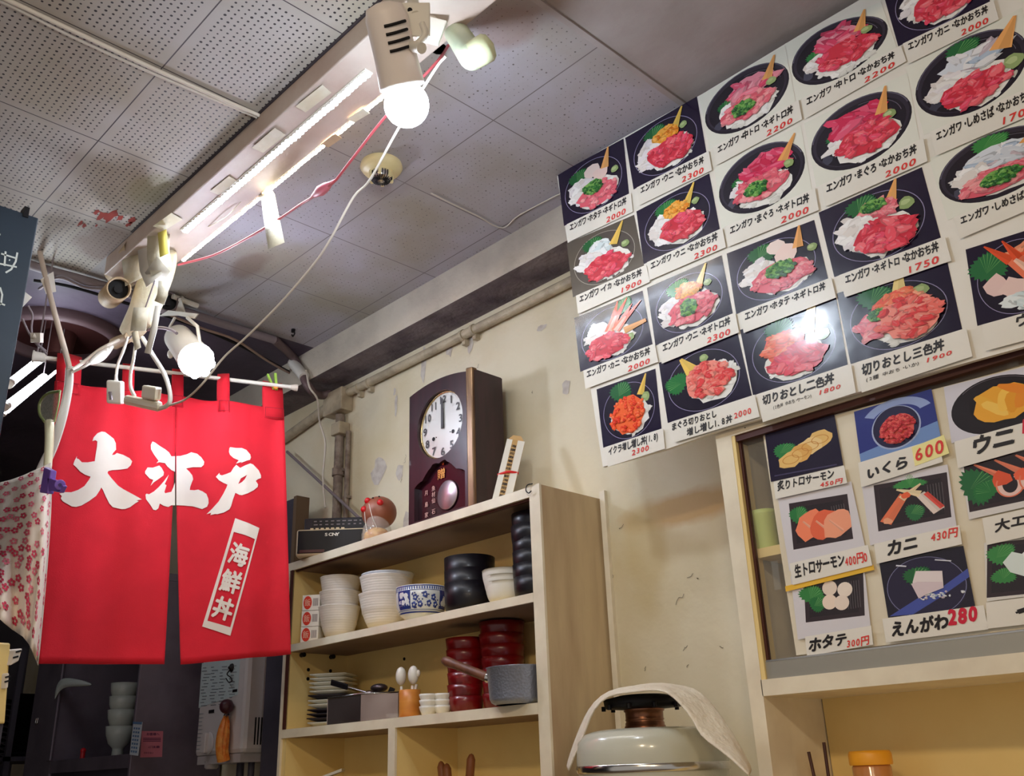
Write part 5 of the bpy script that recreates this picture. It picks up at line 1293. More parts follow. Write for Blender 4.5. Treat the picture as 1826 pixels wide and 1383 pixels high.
# blue and white bowl with painted panels
c, r = disc(706, 797, 1060, 1.862); c.z = S2
g = thing('patterned_bowl', 'white bowl painted with blue flowers in the middle of the upper shelf', 'bowl', c)
h = .105; pf = [(r * .62, 0), (r * .62, .010), (r * .84, .022), (r * .965, .045), (r * 1.0, .075), (r * 1.0, h), (r * .96, h), (r * .92, .06), (r * .5, .02), (0, .016)]
m = MB(); m.lathe(c, (0, 0, 1), pf, 48, cap=False); m.build('body', mat('bluish white porcelain', (224, 226, 226), .2, coat=.4), g)
def prad(z):
    for (r0_, z0_), (r1_, z1_) in zip(pf[:6], pf[1:6]):
        if z0_ <= z <= z1_ and z1_ > z0_: return r0_ + (r1_ - r0_) * (z - z0_) / (z1_ - z0_)
    return r
a0 = math.atan2(-c.y, -c.x)
def bpt(a, z, d=.0006): q = prad(z) + d; return Vector((c.x + q * math.cos(a0 + a), c.y + q * math.sin(a0 + a), c.z + z))
m = MB(); BL = [(46, 62, 134), (70, 88, 158), (34, 46, 112)]
def bband(z0, z1, col, a_0=-2.2, a_1=2.2, n=40):
    m.col = rgb(*col); m.loft([[bpt(a_0 + (a_1 - a_0) * i / n, z0) for i in range(n + 1)], [bpt(a_0 + (a_1 - a_0) * i / n, z1) for i in range(n + 1)]])
bband(.100, .103, BL[0]); bband(.088, .0895, BL[1]); bband(.022, .026, BL[0]); bband(.030, .0315, BL[1])
for k in range(44):
    a = -2.2 + k * .1; m.col = rgb(*BL[1]); m.add([bpt(a, .091), bpt(a + .05, .091), bpt(a + .05, .099), bpt(a, .099)], [(0, 1, 2, 3)])
def bfl(a, z, s_, col, d=.0010):
    m.col = rgb(*col); m.add([bpt(a + s_ * math.cos(2 * math.pi * i / 8) / r, z + s_ * math.sin(2 * math.pi * i / 8), d) for i in range(8)], [list(range(8))])
for a_0, a_1 in ((-1.1, -.45), (.78, 1.4)):
    n = 10
    for zz in range(4): bband(.034 + zz * .0135, .034 + zz * .0135 + .0136, BL[0], a_0, a_1, 10)
    for k in range(9): bfl(rnd.uniform(a_0 + .12, a_1 - .12), rnd.uniform(.045, .078), rnd.uniform(.005, .009), (224, 226, 228), .0014)
    for k in range(5): bfl(rnd.uniform(a_0 + .1, a_1 - .1), rnd.uniform(.04, .08), .003, BL[1], .0018)
for a, z in ((-.24, .066), (.14, .074), (.48, .066), (.30, .048), (-.05, .046), (-.30, .044), (.58, .045)):
    for j in range(5): bfl(a + .055 * math.cos(1.256 * j), z + .0065 * math.sin(1.256 * j), .0042, BL[j % 2])
    bfl(a, z, .003, (214, 218, 226), .0014)
for k in range(26): bfl(rnd.uniform(-.4, .7), rnd.uniform(.036, .082), .0024, BL[2])
m.build('painted_pattern', m_glaze, g)
# black lacquer bowls
m_lacq = mat('black lacquer', (13, 9, 17), .4, coat=.08, spec=.3)
c, r = disc(792, 884, 1055, 1.885); c.z = S2
for k, w in enumerate(('bottom', 'middle', 'top')):
    bowl('lacquer_bowl', 'black lacquer bowl, %s one of the wide stack behind the blue patterned bowl' % w, 'bowl', c + Vector((0, 0, .001 + .038 * k)), [(r * .86, 0), (r * .87, .006), (r * .955, .014), (r * .985, .04), (r, .088), (r * .965, .088), (r * .94, .03), (0, .02)], m_lacq, 'black lacquer bowls')
c, r = disc(862, 945, 1040, 1.87); c.z = S2
for k, w in enumerate(('bottom', 'middle', 'top')):
    q = c + Vector((-.004 * k, -.002 * k, .001 + .018 * k))
    bowl('rice_bowl', 'small plain white bowl, %s one of the three by the black stacks' % w, 'bowl', q, bowl_prof(r * .92, .062, .62), m_white, 'small white bowls')
c, r = disc(914, 1000, 1000, 1.88); c.x = min(c.x, -1.760 - r); c.z = S2
for k in range(6):
    bowl('lacquer_bowl', 'black lacquer bowl, number %s from the shelf in the tall stack by the unit side' % ('one', 'two', 'three', 'four', 'five', 'six')[k], 'bowl', c + Vector((rnd.uniform(-.003, .003), rnd.uniform(-.003, .003), .001 + .0355 * k)), [(r * .86, 0), (r * .87, .006), (r * .955, .014), (r * .985, .03), (r, .060), (r * .965, .060), (r * .94, .03), (0, .02)], m_lacq, 'black lacquer bowls')
# three small printed boxes
bz = S2 + .001
q0 = at(531, 1140, Y=1.80); 
for k, w in enumerate(('bottom', 'middle', 'top')):
    ux = hx; uy = hy; o0 = Vector((-2.905, 1.795, bz + k * .0535)); L1, L2, hh = .062, .058, .052
    ux = Vector((.80, .60, 0)); uy = Vector((-.60, .80, 0))
    o0 = Vector((-2.880, 1.790, bz + k * .0535)) + Vector((.001 * k, 0, 0))
    g = thing('small_box', 'white carton with a red round seal, %s one of three stacked at the shelf end' % w, 'box', o0, 'small cartons')
    m = MB(); B = [o0, o0 + ux * L1, o0 + ux * L1 + uy * L2, o0 + uy * L2]; m.hexa(B, [p + Vector((0, 0, hh)) for p in B]); m.build('carton', m_paper, g)
    fm = lambda uu, v, o0=o0, ux=ux, uy=uy: o0 + ux * uu - uy * .0006 + Vector((0, 0, v))
    m = MB(); m.add([fm(.019 + .015 * math.cos(2 * math.pi * i / 28), .026 + .0225 * math.sin(2 * math.pi * i / 28)) for i in range(28)], [list(range(28))]); m.build('round_seal', mat('vermilion seal', (216, 56, 34), .5), g)
    m = MB(); write(m, '飯', lambda uu, v, f=fm: f(uu, v) - uy * .0006, .008, .030, .026, .026, .0, 0, 0); m.build('seal_lettering', mat('pale seal lettering', (240, 196, 170), .5), g)
    m = MB()
    for i in range(7): z0 = .014; m.add([fm(.038 + i * .0028, z0), fm(.0395 + i * .0028, z0), fm(.0395 + i * .0028, z0 + .026), fm(.038 + i * .0028, z0 + .026)], [(0, 1, 2, 3)])
    m.build('barcode', m_grey, g)

# ------------------------------------------------------------------ middle shelf
S3 = zc(.1665)
# square plates
m_ceram = mat('grey white plate', (206, 204, 190), .35); m_dplate = mat('dark plate', (34, 26, 34), .35)
def plate(label, cx_, cy_, z, s, hgt, mm, rot):
    m = MB(); rows = []
    for (q, zz) in ((.55, 0), (.62, .002), (1.0, hgt), (.98, hgt + .003), (.6, .006), (.0, .005)):
        row = []
        for i in range(24):
            a = 2 * math.pi * i / 24 + rot; ca, sa = math.cos(a - rot), math.sin(a - rot); k = 1 / max(abs(ca), abs(sa)) ** .8
            row.append(Vector((cx_ + s * q * k * math.cos(a), cy_ + s * q * k * math.sin(a), z + zz)))
        rows.append(row)
    m.loft(rows, True, True); m.add(rows[0], [list(range(24))[::-1]])
    return tag(m.build('square_plate', mm), label, 'plate', 'stacked square plates')
z = S3 + .001
ords = ['lowest', 'second', 'third', 'fourth', 'fifth', 'sixth', 'seventh', 'eighth', 'ninth', 'tenth', 'eleventh', 'twelfth']
pl = [(m_ceram, .074, .013, 'thick cream'), (m_dplate, .078, .010, 'dark'), (m_dplate, .078, .010, 'dark'), (m_dplate, .076, .010, 'dark'), (m_ceram, .076, .012, 'pale'), (m_ceram, .075, .010, 'pale'), (m_dplate, .078, .012, 'dark')] + [(m_ceram, .074, .010, 'pale')] * 5
for k, (mm, s, hh, w) in enumerate(pl):
    plate('%s square plate, %s from the shelf in the stack behind the ladle tin' % (w, ords[k]), -2.835, 1.900, z, s * .9, hh, mm, .62 + rnd.uniform(-.05, .05)); z += hh + .0035
# rectangular tin with ladles
g = thing('steel_tin', 'rectangular stainless tin holding ladles in front of the plate stack', 'tin', at(640, 1290, Y=1.82))
m_sheet = mat('worn stainless sheet', (176, 160, 156), .25, .9, c2=(140, 120, 116), scale=6)
t0 = at(583, 1284, Y=1.792); t1 = at(643, 1272, Y=1.785); t2 = at(711, 1265, Y=1.86)
for t_ in (t0, t1, t2): t_.z = S3 + .001
ht = at(643, 1237, Y=1.785).z - S3
t3 = t0 + (t2 - t1)
m = MB()
for A_, B_ in ((t0, t1), (t1, t2), (t2, t3), (t3, t0)):
    n_ = (B_ - A_).cross(Vector((0, 0, 1))).normalized() * .0015
    m.slab([A_, B_, B_ + Vector((0, 0, ht)), A_ + Vector((0, 0, ht))], -n_)
m.poly([t0 + Vector((0, 0, .002)), t1 + Vector((0, 0, .002)), t2 + Vector((0, 0, .002)), t3 + Vector((0, 0, .002))])
m.build('tin_wall', m_sheet, g)
m = MB(); up = Vector((0, 0, ht)); m.tube([t0 + up, t1 + up, t2 + up, t3 + up, t0 + up], .0028, 8, smooth=False); m.build('rolled_rim', m_chrome, g)
def ladle(lab, a, b, cup, mm, hm):
    g = thing('ladle', lab, 'ladle', b, 'ladles in the tin'); u = U(a, b)
    m = MB(); m.obox(a + (b - a) * .22, (b - a) * .22, RX * .0 + u.cross(RZ).normalized() * .009, RZ * .004); m.build('handle', hm, g, bevel=.002)
    m = MB(); m.tube([a + (b - a) * .42, b], .0032, 6, smooth=False); m.build('shaft', m_chrome, g)
    m = MB(); m.sphere(b, cup, 16, sx=1.15, sz=.5); m.build('bowl', mm, g)
ladle('steel ladle with a black handle end poking out of the tin', at(590, 1216, Y=1.80), at(660, 1236, Y=1.86), .020, m_sheet, m_black)
ladle('dark round spatula lying over the tin rim', at(632, 1262, Y=1.85), at(676, 1226, Y=1.86), .026, mat('dark steel', (92, 80, 84), .35, .8), m_black)
ladle('short ladle handle at the far corner of the tin', at(700, 1226, Y=1.88), at(690, 1250, Y=1.87), .012, m_sheet, m_black)
# clear dish
c = at(702, 1278, Y=1.80); c.z = S3; bowl('clear_dish', 'low clear dish between the tin and the spoon pot', 'dish', c + Vector((0, 0, .001)), [(.022, 0), (.024, .012), (.022, .012), (.020, .003), (0, .003)], m_glass, None)
# wooden pot with spoons
c, r = disc(711, 750, 1250, 1.83); c.z = S3 + .001; hp = at(730, 1230, Y=1.83).z - c.z
g = thing('spoon_pot', 'honey coloured wooden pot holding white spoons', 'pot', c)
m = MB(); m.lathe(c, (0, 0, 1), [(r * .92, 0), (r * .96, .004), (r * .98, hp * .5), (r, hp), (r * .88, hp), (r * .86, .01), (0, .01)], 28, cap=False); m.build('pot_body', mat('honey wood', (214, 142, 62), .4, c2=(190, 112, 44), scale=9, stretch=(1, 1, 4)), g)
for k, (lab, x0, y0, x1, y1) in enumerate((('white spoon standing in the wooden pot, nearer the tin', 718, 1240, 715, 1205), ('white spoon standing in the wooden pot, nearer the white cups', 733, 1240, 737, 1203), ('thin transparent spoon behind the two white ones', 735, 1238, 746, 1200))):
    a = at(x0, y0, Y=1.83); b = at(x1, y1, Y=1.83 + .006 * (k == 2)); a.z = c.z + .02
    g = thing('spoon', lab, 'spoon', a, 'spoons in the wooden pot')
    mm = m_white if k < 2 else m_wire
    m = MB(); m.tube([a, a + (b - a) * .7], .0045, 8); m.build('handle', mm, g)
    m = MB(); m.sphere(b, .0185 if k < 2 else .007, 18, sx=.9, sy=.85, sz=1.45); m.build('bowl', mm, g)
# little cups
for st, (xl, xr) in enumerate(((745, 782), (775, 803))):
    c, r = disc(xl, xr, 1255, 1.82 + .03 * st); c.z = S3 + .001; r = .026
    for k in range(3):
        bowl('sauce_cup', 'tiny white cup, %s one of the %s stack by the spoon pot' % (('bottom', 'middle', 'top')[k], ('nearer', 'farther')[st]), 'cup', c + Vector((0, 0, .0165 * k)), [(r * .7, 0), (r * .75, .004), (r * .98, .018), (r, .024), (r * .9, .024), (r * .7, .008), (0, .007)], m_white, 'tiny white cups', 20)
# red lacquer bowls in tall stacks
m_rl = mat('red lacquer', (128, 10, 16), .3, c2=(100, 8, 12), scale=4, coat=.3)
for st, (xl, xr, n, Yc, side) in enumerate(((793, 865, 6, 1.90, 'nearer the spoon pot'), (853, 938, 7, 1.93, 'behind the saucepan'))):
    c, r = disc(xl, xr, 1170, Yc); c.z = S3 + .001; c.x = min(c.x, -1.765 - r); r = min(r, .080)
    for k in range(n):
        rr = r * (.86 + .14 * k / n)
        bowl('lacquer_bowl', 'red lacquer bowl, %s from the shelf in the stack %s' % (ords[k], side), 'bowl', c + Vector((rnd.uniform(-.002, .002), 0, .0325 * k)), [(rr * .84, 0), (rr * .85, .006), (rr * .93, .014), (rr * .965, .030), (rr, .046), (rr * .96, .046), (rr * .93, .025), (0, .018)], m_rl, 'red lacquer bowls')
# hammered saucepan with wooden handle
c, r = disc(876, 990, 1215, 1.84); r = .080
c.x = -1.760 - r - .004; c.y = 1.80; c.z = S3 + .001; hp = at(930, 1190, Y=1.80).z - c.z
g = thing('saucepan', 'hammered grey saucepan with a wooden handle on the middle shelf', 'saucepan', c)
hm_ = bpy.data.materials.new('hammered aluminium'); hm_.use_nodes = True; nt = hm_.node_tree; p_ = nt.nodes['Principled BSDF']
p_.inputs['Base Color'].default_value = rgb(150, 158, 178); p_.inputs['Metallic'].default_value = .5; p_.inputs['Roughness'].default_value = .35
v_ = nt.nodes.new('ShaderNodeTexVoronoi'); v_.inputs['Scale'].default_value = 160; tcx = nt.nodes.new('ShaderNodeTexCoord'); bb = nt.nodes.new('ShaderNodeBump'); bb.inputs['Strength'].default_value = .25; bb.inputs['Distance'].default_value = .003
nt.links.new(tcx.outputs['Object'], v_.inputs['Vector']); nt.links.new(v_.outputs['Distance'], bb.inputs['Height']); nt.links.new(bb.outputs[0], p_.inputs['Normal']); MATS['hammered'] = hm_
m = MB(); m.lathe(c, (0, 0, 1), [(r * .72, 0), (r * .86, .006), (r * .92, .015), (r, hp), (r * 1.03, hp + .002), (r * .98, hp + .001), (r * .88, .012), (0, .006)], 40, cap=False); m.build('pan_body', hm_, g)
ha = at(882, 1212, Y=1.755); hb = at(800, 1180, Y=1.74)
m = MB(); u = U(ha, hb); j0 = ha - u * .012; m.lathe(j0, u, [(.012, 0), (.013, .034), (.014, .036)], 18); m.build('ferrule', m_chrome, g)
m = MB(); L = (hb - ha).length; m.lathe(ha + u * .022, u, [(.011, 0), (.0125, .01), (.012, L * .5), (.011, L * .62), (.0125, L * .64), (.011, L * .66), (.013, L * .8), (.0135, L * .9), (.010, L * .985), (0, L)], 18); m.build('wooden_handle', mat('dark worn wood', (112, 70, 48), .5, c2=(84, 48, 34), scale=9, stretch=(4, 4, .8)), g)

# ------------------------------------------------------------------ lower compartments
S4 = zc(-.334)
g = thing('wooden_spatula_jar', 'brown jar of wooden spatulas in the lower compartment', 'jar', (-2.05, 1.9, S4))
cj = at(815, 1383, Y=1.90); cj.z = S4
m = MB(); m.lathe(cj, (0, 0, 1), [(.05, 0), (.055, .05), (.05, .16), (.045, .17), (.045, .165), (.05, .02), (0, .02)], 24, cap=False); m.build('jar_body', mat('brown jar', (92, 58, 40), .4), g)
m_sp = mat('dark spatula wood', (140, 84, 48), .5)
for k, (x, y, lab) in enumerate(((787, 1366, 'short brown spatula tip, nearest the divider in the lower compartment'), (797, 1370, 'middle brown spatula tip in the lower compartment'), (840, 1353, 'tall brown spatula tip leaning towards the unit side in the lower compartment'))):
    b = at(x, y, Y=1.89); a = Vector((cj.x + .01 * (k - 1), cj.y, S4 + .03)); u = U(a, b); s = RX - u * RX.dot(u); s.normalize(); pts = []
    g = thing('spatula', lab, 'spatula', a, 'wooden spatulas')
    m = MB(); m.tube([a, a + (b - a) * .82], .005, 8, smooth=False); m.build('handle', m_sp, g)
    m = MB(); m.lathe(a + (b - a) * .80, u, [(.005, 0), (.012, .02), (.012, (b - a).length * .2), (.006, (b - a).length * .2 + .012), (0, (b - a).length * .2 + .015)], 12); m.build('blade', m_sp, g)
c = at(592, 1384, Y=1.86)
m = MB(); a = at(565, 1390, Y=1.86); b = at(612, 1372, Y=1.88); u = U(a, b); m.obox((a + b) / 2 - Vector((0, 0, .0)), (b - a) * .5, hy * .03, Vector((0, 0, .004)))
m.box((c.x - .05, 1.85, S4 + .001), (c.x + .05, 1.93, c.z - .004)); tag(m.build('folded_paper_pile', m_paper), 'pale folded paper pile topping the compartment under the plates', 'paper pile')

# cabinet lower compartment: lidded jar, sticks
c, r = disc(1513, 1590, 1350, 1.90); c.z = zc(-.334); ztopj = at(1550, 1338, Y=1.90).z
g = thing('lidded_jar', 'clear jar with an orange yellow lid in the cabinet bottom', 'jar', c)
m = MB(); m.lathe(c, (0, 0, 1), [(r * .9, 0), (r * .92, .01), (r * .92, ztopj - c.z - .03), (r * .85, ztopj - c.z - .025)], 28); m.build('jar_body', mat('brownish jar', (196, 130, 70), .2, coat=.4), g)
m = MB(); m.lathe(c + Vector((0, 0, ztopj - c.z - .026)), (0, 0, 1), [(r, 0), (r * 1.02, .003), (r * 1.02, .020), (r * .95, .026), (0, .027)], 32); m.build('lid', mat('orange yellow lid', (244, 168, 36), .4), g)
sp = at(1475, 1383, Y=1.86); sp.z = zc(-.334)
m = MB(); m.lathe(sp, (0, 0, 1), [(.03, 0), (.035, .12), (.033, .12), (.028, .01), (0, .01)], 20, cap=False); tag(m.build('stick_cup', m_black), 'dark cup holding two sticks in the cabinet bottom', 'cup')
for lab, x0, y0, x1, y1 in (('thin dark stick leaning in the cabinet bottom, the lower one', 1478, 1400, 1442, 1340), ('thin dark stick standing upright in the cabinet bottom, the taller one', 1490, 1400, 1469, 1323)):
    b = at(x1, y1, Y=1.87); m = MB(); m.tube([sp + Vector((0, 0, .015)), b], .0035, 6, smooth=False); tag(m.build('stick', mat('dark stick', (70, 36, 26), .5)), lab, 'stick', 'sticks')
# ------------------------------------------------------------------ rice cooker and its towel
c, r = disc(1028, 1299, 1360, 1.79); c.z = COUNTER
zb = at(1165, 1362, Y=1.79 - r).z; zl = at(1165, 1300, Y=1.79 - r * .9).z
g = thing('rice_cooker', 'pale grey gas rice cooker with a chrome band between shelf unit and cabinet', 'rice cooker', c)
m_en = mat('pale grey green enamel', (204, 204, 188), .22, c2=(196, 196, 178), scale=3, coat=.4)
hb = zb - COUNTER; ht = at(1165, 1300, Y=1.79).z - COUNTER
m = MB(); m.lathe(c, (0, 0, 1), [(r * .9, 0), (r * .97, .02), (r * .985, .06), (r * .985, hb - .012)], 48); m.build('cooker_body', m_en, g)
m = MB(); m.lathe(c + Vector((0, 0, hb - .014)), (0, 0, 1), [(r, 0), (r * 1.01, .002), (r * 1.01, .014), (r, .016)], 48); m.build('chrome_band', m_chrome, g)
m = MB(); m.lathe(c + Vector((0, 0, hb + .001)), (0, 0, 1), [(r * .995, 0), (r * 1.0, .008), (r * .995, (ht - hb) * .40), (r * .97, (ht - hb) * .66), (r * .90, (ht - hb) * .88), (r * .80, ht - hb - .003), (r * .7, ht - hb), (r * .3, ht - hb + .003), (0, ht - hb + .004)], 56); m.build('lid', m_en, g)
n0 = Vector((c.x - .012, c.y, c.z + ht)); rn = .044
m = MB(); m.lathe(n0, (0, 0, 1), [(rn * 1.05, 0), (rn * 1.05, .008), (rn, .010), (rn, .015), (rn * .96, .017), (rn * .96, .020), (rn, .022), (rn * .97, .024), (rn * .97, .038), (rn * 1.04, .040), (rn * 1.04, .044)], 32); m.build('vent_neck', mat('coppery steel', (150, 104, 78), .3, .9, c2=(110, 70, 54), scale=12), g)
zt = at(1160, 1226, Y=1.79).z
m = MB(); m.lathe(n0 + Vector((0, 0, .044)), (0, 0, 1), [(rn * .9, 0), (rn * 2.0, .004), (rn * 2.05, zt - n0.z - .066), (rn * 1.2, zt - n0.z - .058)], 24)
for k in range(10):
    a = 2 * math.pi * k / 10; q = n0 + Vector((math.cos(a) * rn * 2.06, math.sin(a) * rn * 2.06, .043)); m.cyl(q, q + Vector((0, 0, zt - n0.z - .078)), .005, n=6)
m.build('vent_cap', m_black, g)
# towel laid over the vent cap
FR = [(1014, 1378), (1022, 1352), (1034, 1328), (1046, 1296), (1058, 1264), (1084, 1240), (1120, 1233), (1160, 1229), (1190, 1232), (1214, 1256), (1238, 1284), (1246, 1310), (1278, 1334), (1312, 1358), (1338, 1384)]
BK = [(1010, 1370), (1018, 1340), (1030, 1310), (1044, 1276), (1058, 1252), (1088, 1234), (1125, 1226), (1160, 1221), (1205, 1221), (1238, 1226), (1262, 1246), (1284, 1272), (1304, 1302), (1322, 1336), (1342, 1376)]
rows = []
for j in range(9):
    t = j / 8; row = []
    for i, ((x0, y0), (x1, y1)) in enumerate(zip(FR, BK)):
        Yf = 1.665 if i < 9 else 1.665 - .008 * (i - 8)
        a = at(x0, y0, Y=Yf); b = at(x1, y1, Y=1.81 - (.012 * (i - 8) if i > 8 else 0))
        p = a.lerp(b, t); p.z += .006 * math.sin(t * 3.14) * (1 if 4 < i < 9 else .4) + rnd.uniform(-.0016, .0016) + .0025 * math.sin(i * 1.7 + j * 1.3)
        row.append(p)
    rows.append(row)
m = MB(); m.loft(rows); tag(m.build('towel', mat('white towel', (238, 228, 208), .9, c2=(226, 212, 190), scale=14, bump=.5, bscale=90), solid=.006, subdiv=1), 'white towel draped over the vent of the rice cooker', 'towel')

# ------------------------------------------------------------------ kitchen side: stainless dish cabinet
DY = 1.645; DX1 = -3.80
zA = at(250, 1190, Y=DY).z + .35
g = thing('dish_cabinet', 'dark stainless dish cabinet with an open window below the red curtain', 'dish cabinet', (-4.4, 1.83, 0))
xw0 = at(98, 1300, Y=DY).x; xw1 = at(236, 1290, Y=DY).x; zs = at(160, 1350, Y=DY).z; XL = at(42, 1370, Y=DY).x
m = MB(); m.box((XL, DY, 0), (xw0, WALL - .01, zA)); m.mat = 0
m.box((xw0 - .03, DY - .012, zs), (xw0 + .018, DY, zA)); m.build('side_post', m_steel, g, bevel=.004)
m = MB(); m.box((xw1, DY, 0), (DX1, WALL - .01, zA)); m.build('side_post', m_steel, g, bevel=.004)
m = MB(); m.box((xw0, DY, zs - .05), (xw1, WALL - .01, zs)); m.build('shelf_board', m_steel, g)
m = MB(); m.box((xw0, DY + .01, 0), (xw1, DY + .02, zs - .05)); m.build('lower_door', m_dark, g)
m = MB(); m.box((xw0, WALL - .03, zs - .05), (xw1, WALL - .01, zA)); m.build('back_panel', m_black, g)
m = MB(); m.box((XL, DY, zA), (DX1, WALL - .01, zA + .03)); m.build('top_panel', m_steel, g)
p = at(66, 1285, Y=DY - .004)
m = MB(); m.tube([p + Vector((-.012, 0, .012)), p + Vector((-.010, -.002, -.012)), p + Vector((.008, -.002, -.012)), p + Vector((.010, 0, .012))], .004, 6); m.build('recessed_catch', m_chrome, g)
q = at(270, 1327, X=DX1 + .0015)
def side_quad(x0, y0, x1, y1, X, d): return [at(x, y, X=X + d) for x, y in ((x0, y0), (x1, y0), (x1, y1), (x0, y1))]
g2 = thing('warning_sticker', 'pink printed warning sticker on the side of the dish cabinet', 'sticker', q)
m = MB(); m.slab([at(x, y, X=DX1 + .0012) for x, y in ((253, 1303), (291, 1303), (289, 1349), (250, 1350))], (-.001, 0, 0)); m.build('sticker', mat('faded pink paper', (206, 120, 136), .5), g2)
m = MB(); P_ = lambda u, v: at(254 + u * 36 - (1 - v) * 2, 1348 - v * 44, X=DX1 + .0018)
for k in range(3): m.add([P_(.05, .60 + k * .06), P_(.93, .60 + k * .06), P_(.93, .63 + k * .06), P_(.05, .63 + k * .06)], [(0, 1, 2, 3)])
write(m, 'お客様へ', P_, .2, .85, .9, .12, .02, 0, .02); write(m, 'ご注意', P_, .3, .9, .38, .10, .02, 0, .02); write(m, 'さわらない', P_, .1, .6, .14, .09, .02, 0, .02)
m.build('print', mat('dark purple print', (92, 44, 84), .5), g2)
# bowls in the window
c, r = disc(190, 243, 1280, 1.80); c.x = min(c.x, xw1 - r - .03)
for k, w in enumerate(('bottom footed', 'second', 'third', 'top')):
    hgt = .115; z0 = (zs + .0015) + (0 if k == 0 else .012 + .055 * k)
    pf = [(r * .42, 0), (r * .38, .03), (r * .42, .038), (r * .72, .055), (r * .93, .09), (r, .125), (r * .95, .125), (r * .8, .08), (0, .05)]
    m = MB(); m.lathe((c.x, c.y, z0), (0, 0, 1), pf, 30, cap=True)
    tag(m.build('footed_bowl', mat('greyish porcelain', (198, 204, 194), .25, coat=.3)), 'white footed bowl, %s one in the dish cabinet window' % w, 'bowl', 'footed bowls in the dish cabinet')
for k in range(6):
    cx_ = at(150, 1300, Y=1.83); pf = [(.07, 0), (.12, .02), (.125, .04), (.118, .04), (.06, .01), (0, .01)]
    m = MB(); m.lathe((cx_.x, cx_.y, zs + .0015 + .036 * k), (0, 0, 1), pf, 26); tag(m.build('dark_dish', m_lacq), 'black dish, %s in the dark pile in the dish cabinet window' % ('lowest', 'second up', 'third up', 'fourth up', 'fifth up', 'topmost')[k], 'dish', 'black dishes')
p = at(150, 1325, Y=1.70); p.z = zs; m = MB(); m.cyl(p + Vector((0, 0, .001)), p + Vector((0, 0, .028)), .010); m.sphere(p + Vector((0, 0, .034)), .012, 12); tag(m.build('red_stopper', mat('red plastic', (200, 30, 40), .3)), 'small red stopper in the dish cabinet window', 'stopper')
# cloth draped at the upper edge of the window
A_ = [(98, 1236), (104, 1212), (116, 1207), (140, 1210), (164, 1218)]; B_ = [(97, 1250), (104, 1234), (116, 1224), (138, 1224), (164, 1222)]
m = MB(); m.loft([[at(x, y, Y=1.635 + .004 * (i % 2)) for i, (x, y) in enumerate(A_)], [at((x + u) / 2, (y + v) / 2, Y=1.618) for (x, y), (u, v) in zip(A_, B_)], [at(x, y, Y=1.628) for x, y in B_]])
pz = at(130, 1215, Y=1.70); m.box((xw0 + .005, 1.655, pz.z - .02), (xw0 + .30, 1.70, pz.z + .0)) if False else None
tag(m.build('cloth', mat('white rag', (214, 222, 216), .9, bump=.4, bscale=60), solid=.008, subdiv=2), 'white rag hanging over the dish pile in the dish cabinet', 'rag')
# price tag strip on the window post
m = MB(); e = [at(x, y, Y=DY - .002) for x, y in ((238, 1286), (254, 1287), (246, 1347), (231, 1345))]; m.slab(e, (0, .001, 0)); g3 = thing('hanging_tag', 'narrow white and blue tag hanging at the edge of the dish cabinet window', 'tag', e[3]); m.build('tag_card', mat('pale tag card', (214, 220, 226), .4), g3)
m = MB(); f = lambda u, v: (e[3] * (1 - u) + e[2] * u) * (1 - v) + (e[0] * (1 - u) + e[1] * u) * v + Vector((0, -.0016, 0))
for k in range(7):
    for j in range(3): m.add([f(.15 + j * .26, .08 + k * .115), f(.33 + j * .26, .08 + k * .115), f(.33 + j * .26, .14 + k * .115), f(.15 + j * .26, .14 + k * .115)], [(0, 1, 2, 3)])
m.add([f(0, .93), f(1, .93), f(1, 1), f(0, 1)], [(0, 1, 2, 3)])
m.build('print', mat('blue grey print', (96, 128, 168), .5), g3)

# ------------------------------------------------------------------ water heater on the wall
WY = 1.850; zt = at(375, 1120, Y=WY).z; z0 = at(345, 1350, Y=WY).z
xa = at(347, 1330, Y=WY).x; xb = at(432, 1330, Y=WY).x
g = thing('water_heater', 'white wall mounted gas water heater with dial and grille under the red curtain', 'water heater', (xa, 1.9, z0))
m_wh = mat('greyish white enamel', (206, 200, 198), .35, coat=.2)
m = MB(); m.box((xa, WY, z0), (xb, WALL - .002, zt + .12)); m.build('casing', m_wh, g, bevel=.018)
m = MB(); m.box((xa + .02, WY + .006, z0 - .028), (xb - .02, WALL - .01, z0 + .002)); m.lathe((xa + .09, WY + .03, z0 - .045), (0, 0, 1), [(.02, 0), (.026, .006), (.026, .03)], 18); m.build('bottom_tray', mat('grey tray', (178, 172, 172), .4), g)
m = MB()
for k in range(7):
    y = WY + .045 + k * .0125; m.box((xb - .001, y, z0 + .03), (xb + .0008, y + .0055, z0 + .125))
m.build('vent_slot', m_black, g)
FQ = lambda x, y, d=.0: at(x, y, Y=WY - .001 - d)
m = MB(); dc = FQ(372, 1324); m.lathe(dc + Vector((0, .002, 0)), (0, -1, 0), [(.042, 0), (.042, .006), (.036, .010), (.0, .012)], 32); m.obox(dc + Vector((0, -.014, 0)), Vector((.012, 0, 0)), Vector((0, .008, 0)), Vector((0, 0, .036))); m.build('dial_knob', m_wh, g, bevel=.004)
m = MB(); m.obox(FQ(377, 1268), Vector((.020, 0, 0)), Vector((0, .0015, 0)), Vector((0, 0, .006))); m.obox(FQ(419, 1231), Vector((.017, 0, 0)), Vector((0, .0015, 0)), Vector((0, 0, .005))); m.build('slot', m_black, g)
lp = mat('faded notice', (190, 204, 206), .4)
m = MB(); m.slab([FQ(360, 1182), FQ(428, 1176), FQ(424, 1238), FQ(354, 1262)], (0, .0008, 0)); m.build('notice_label', lp, g)
m = MB()
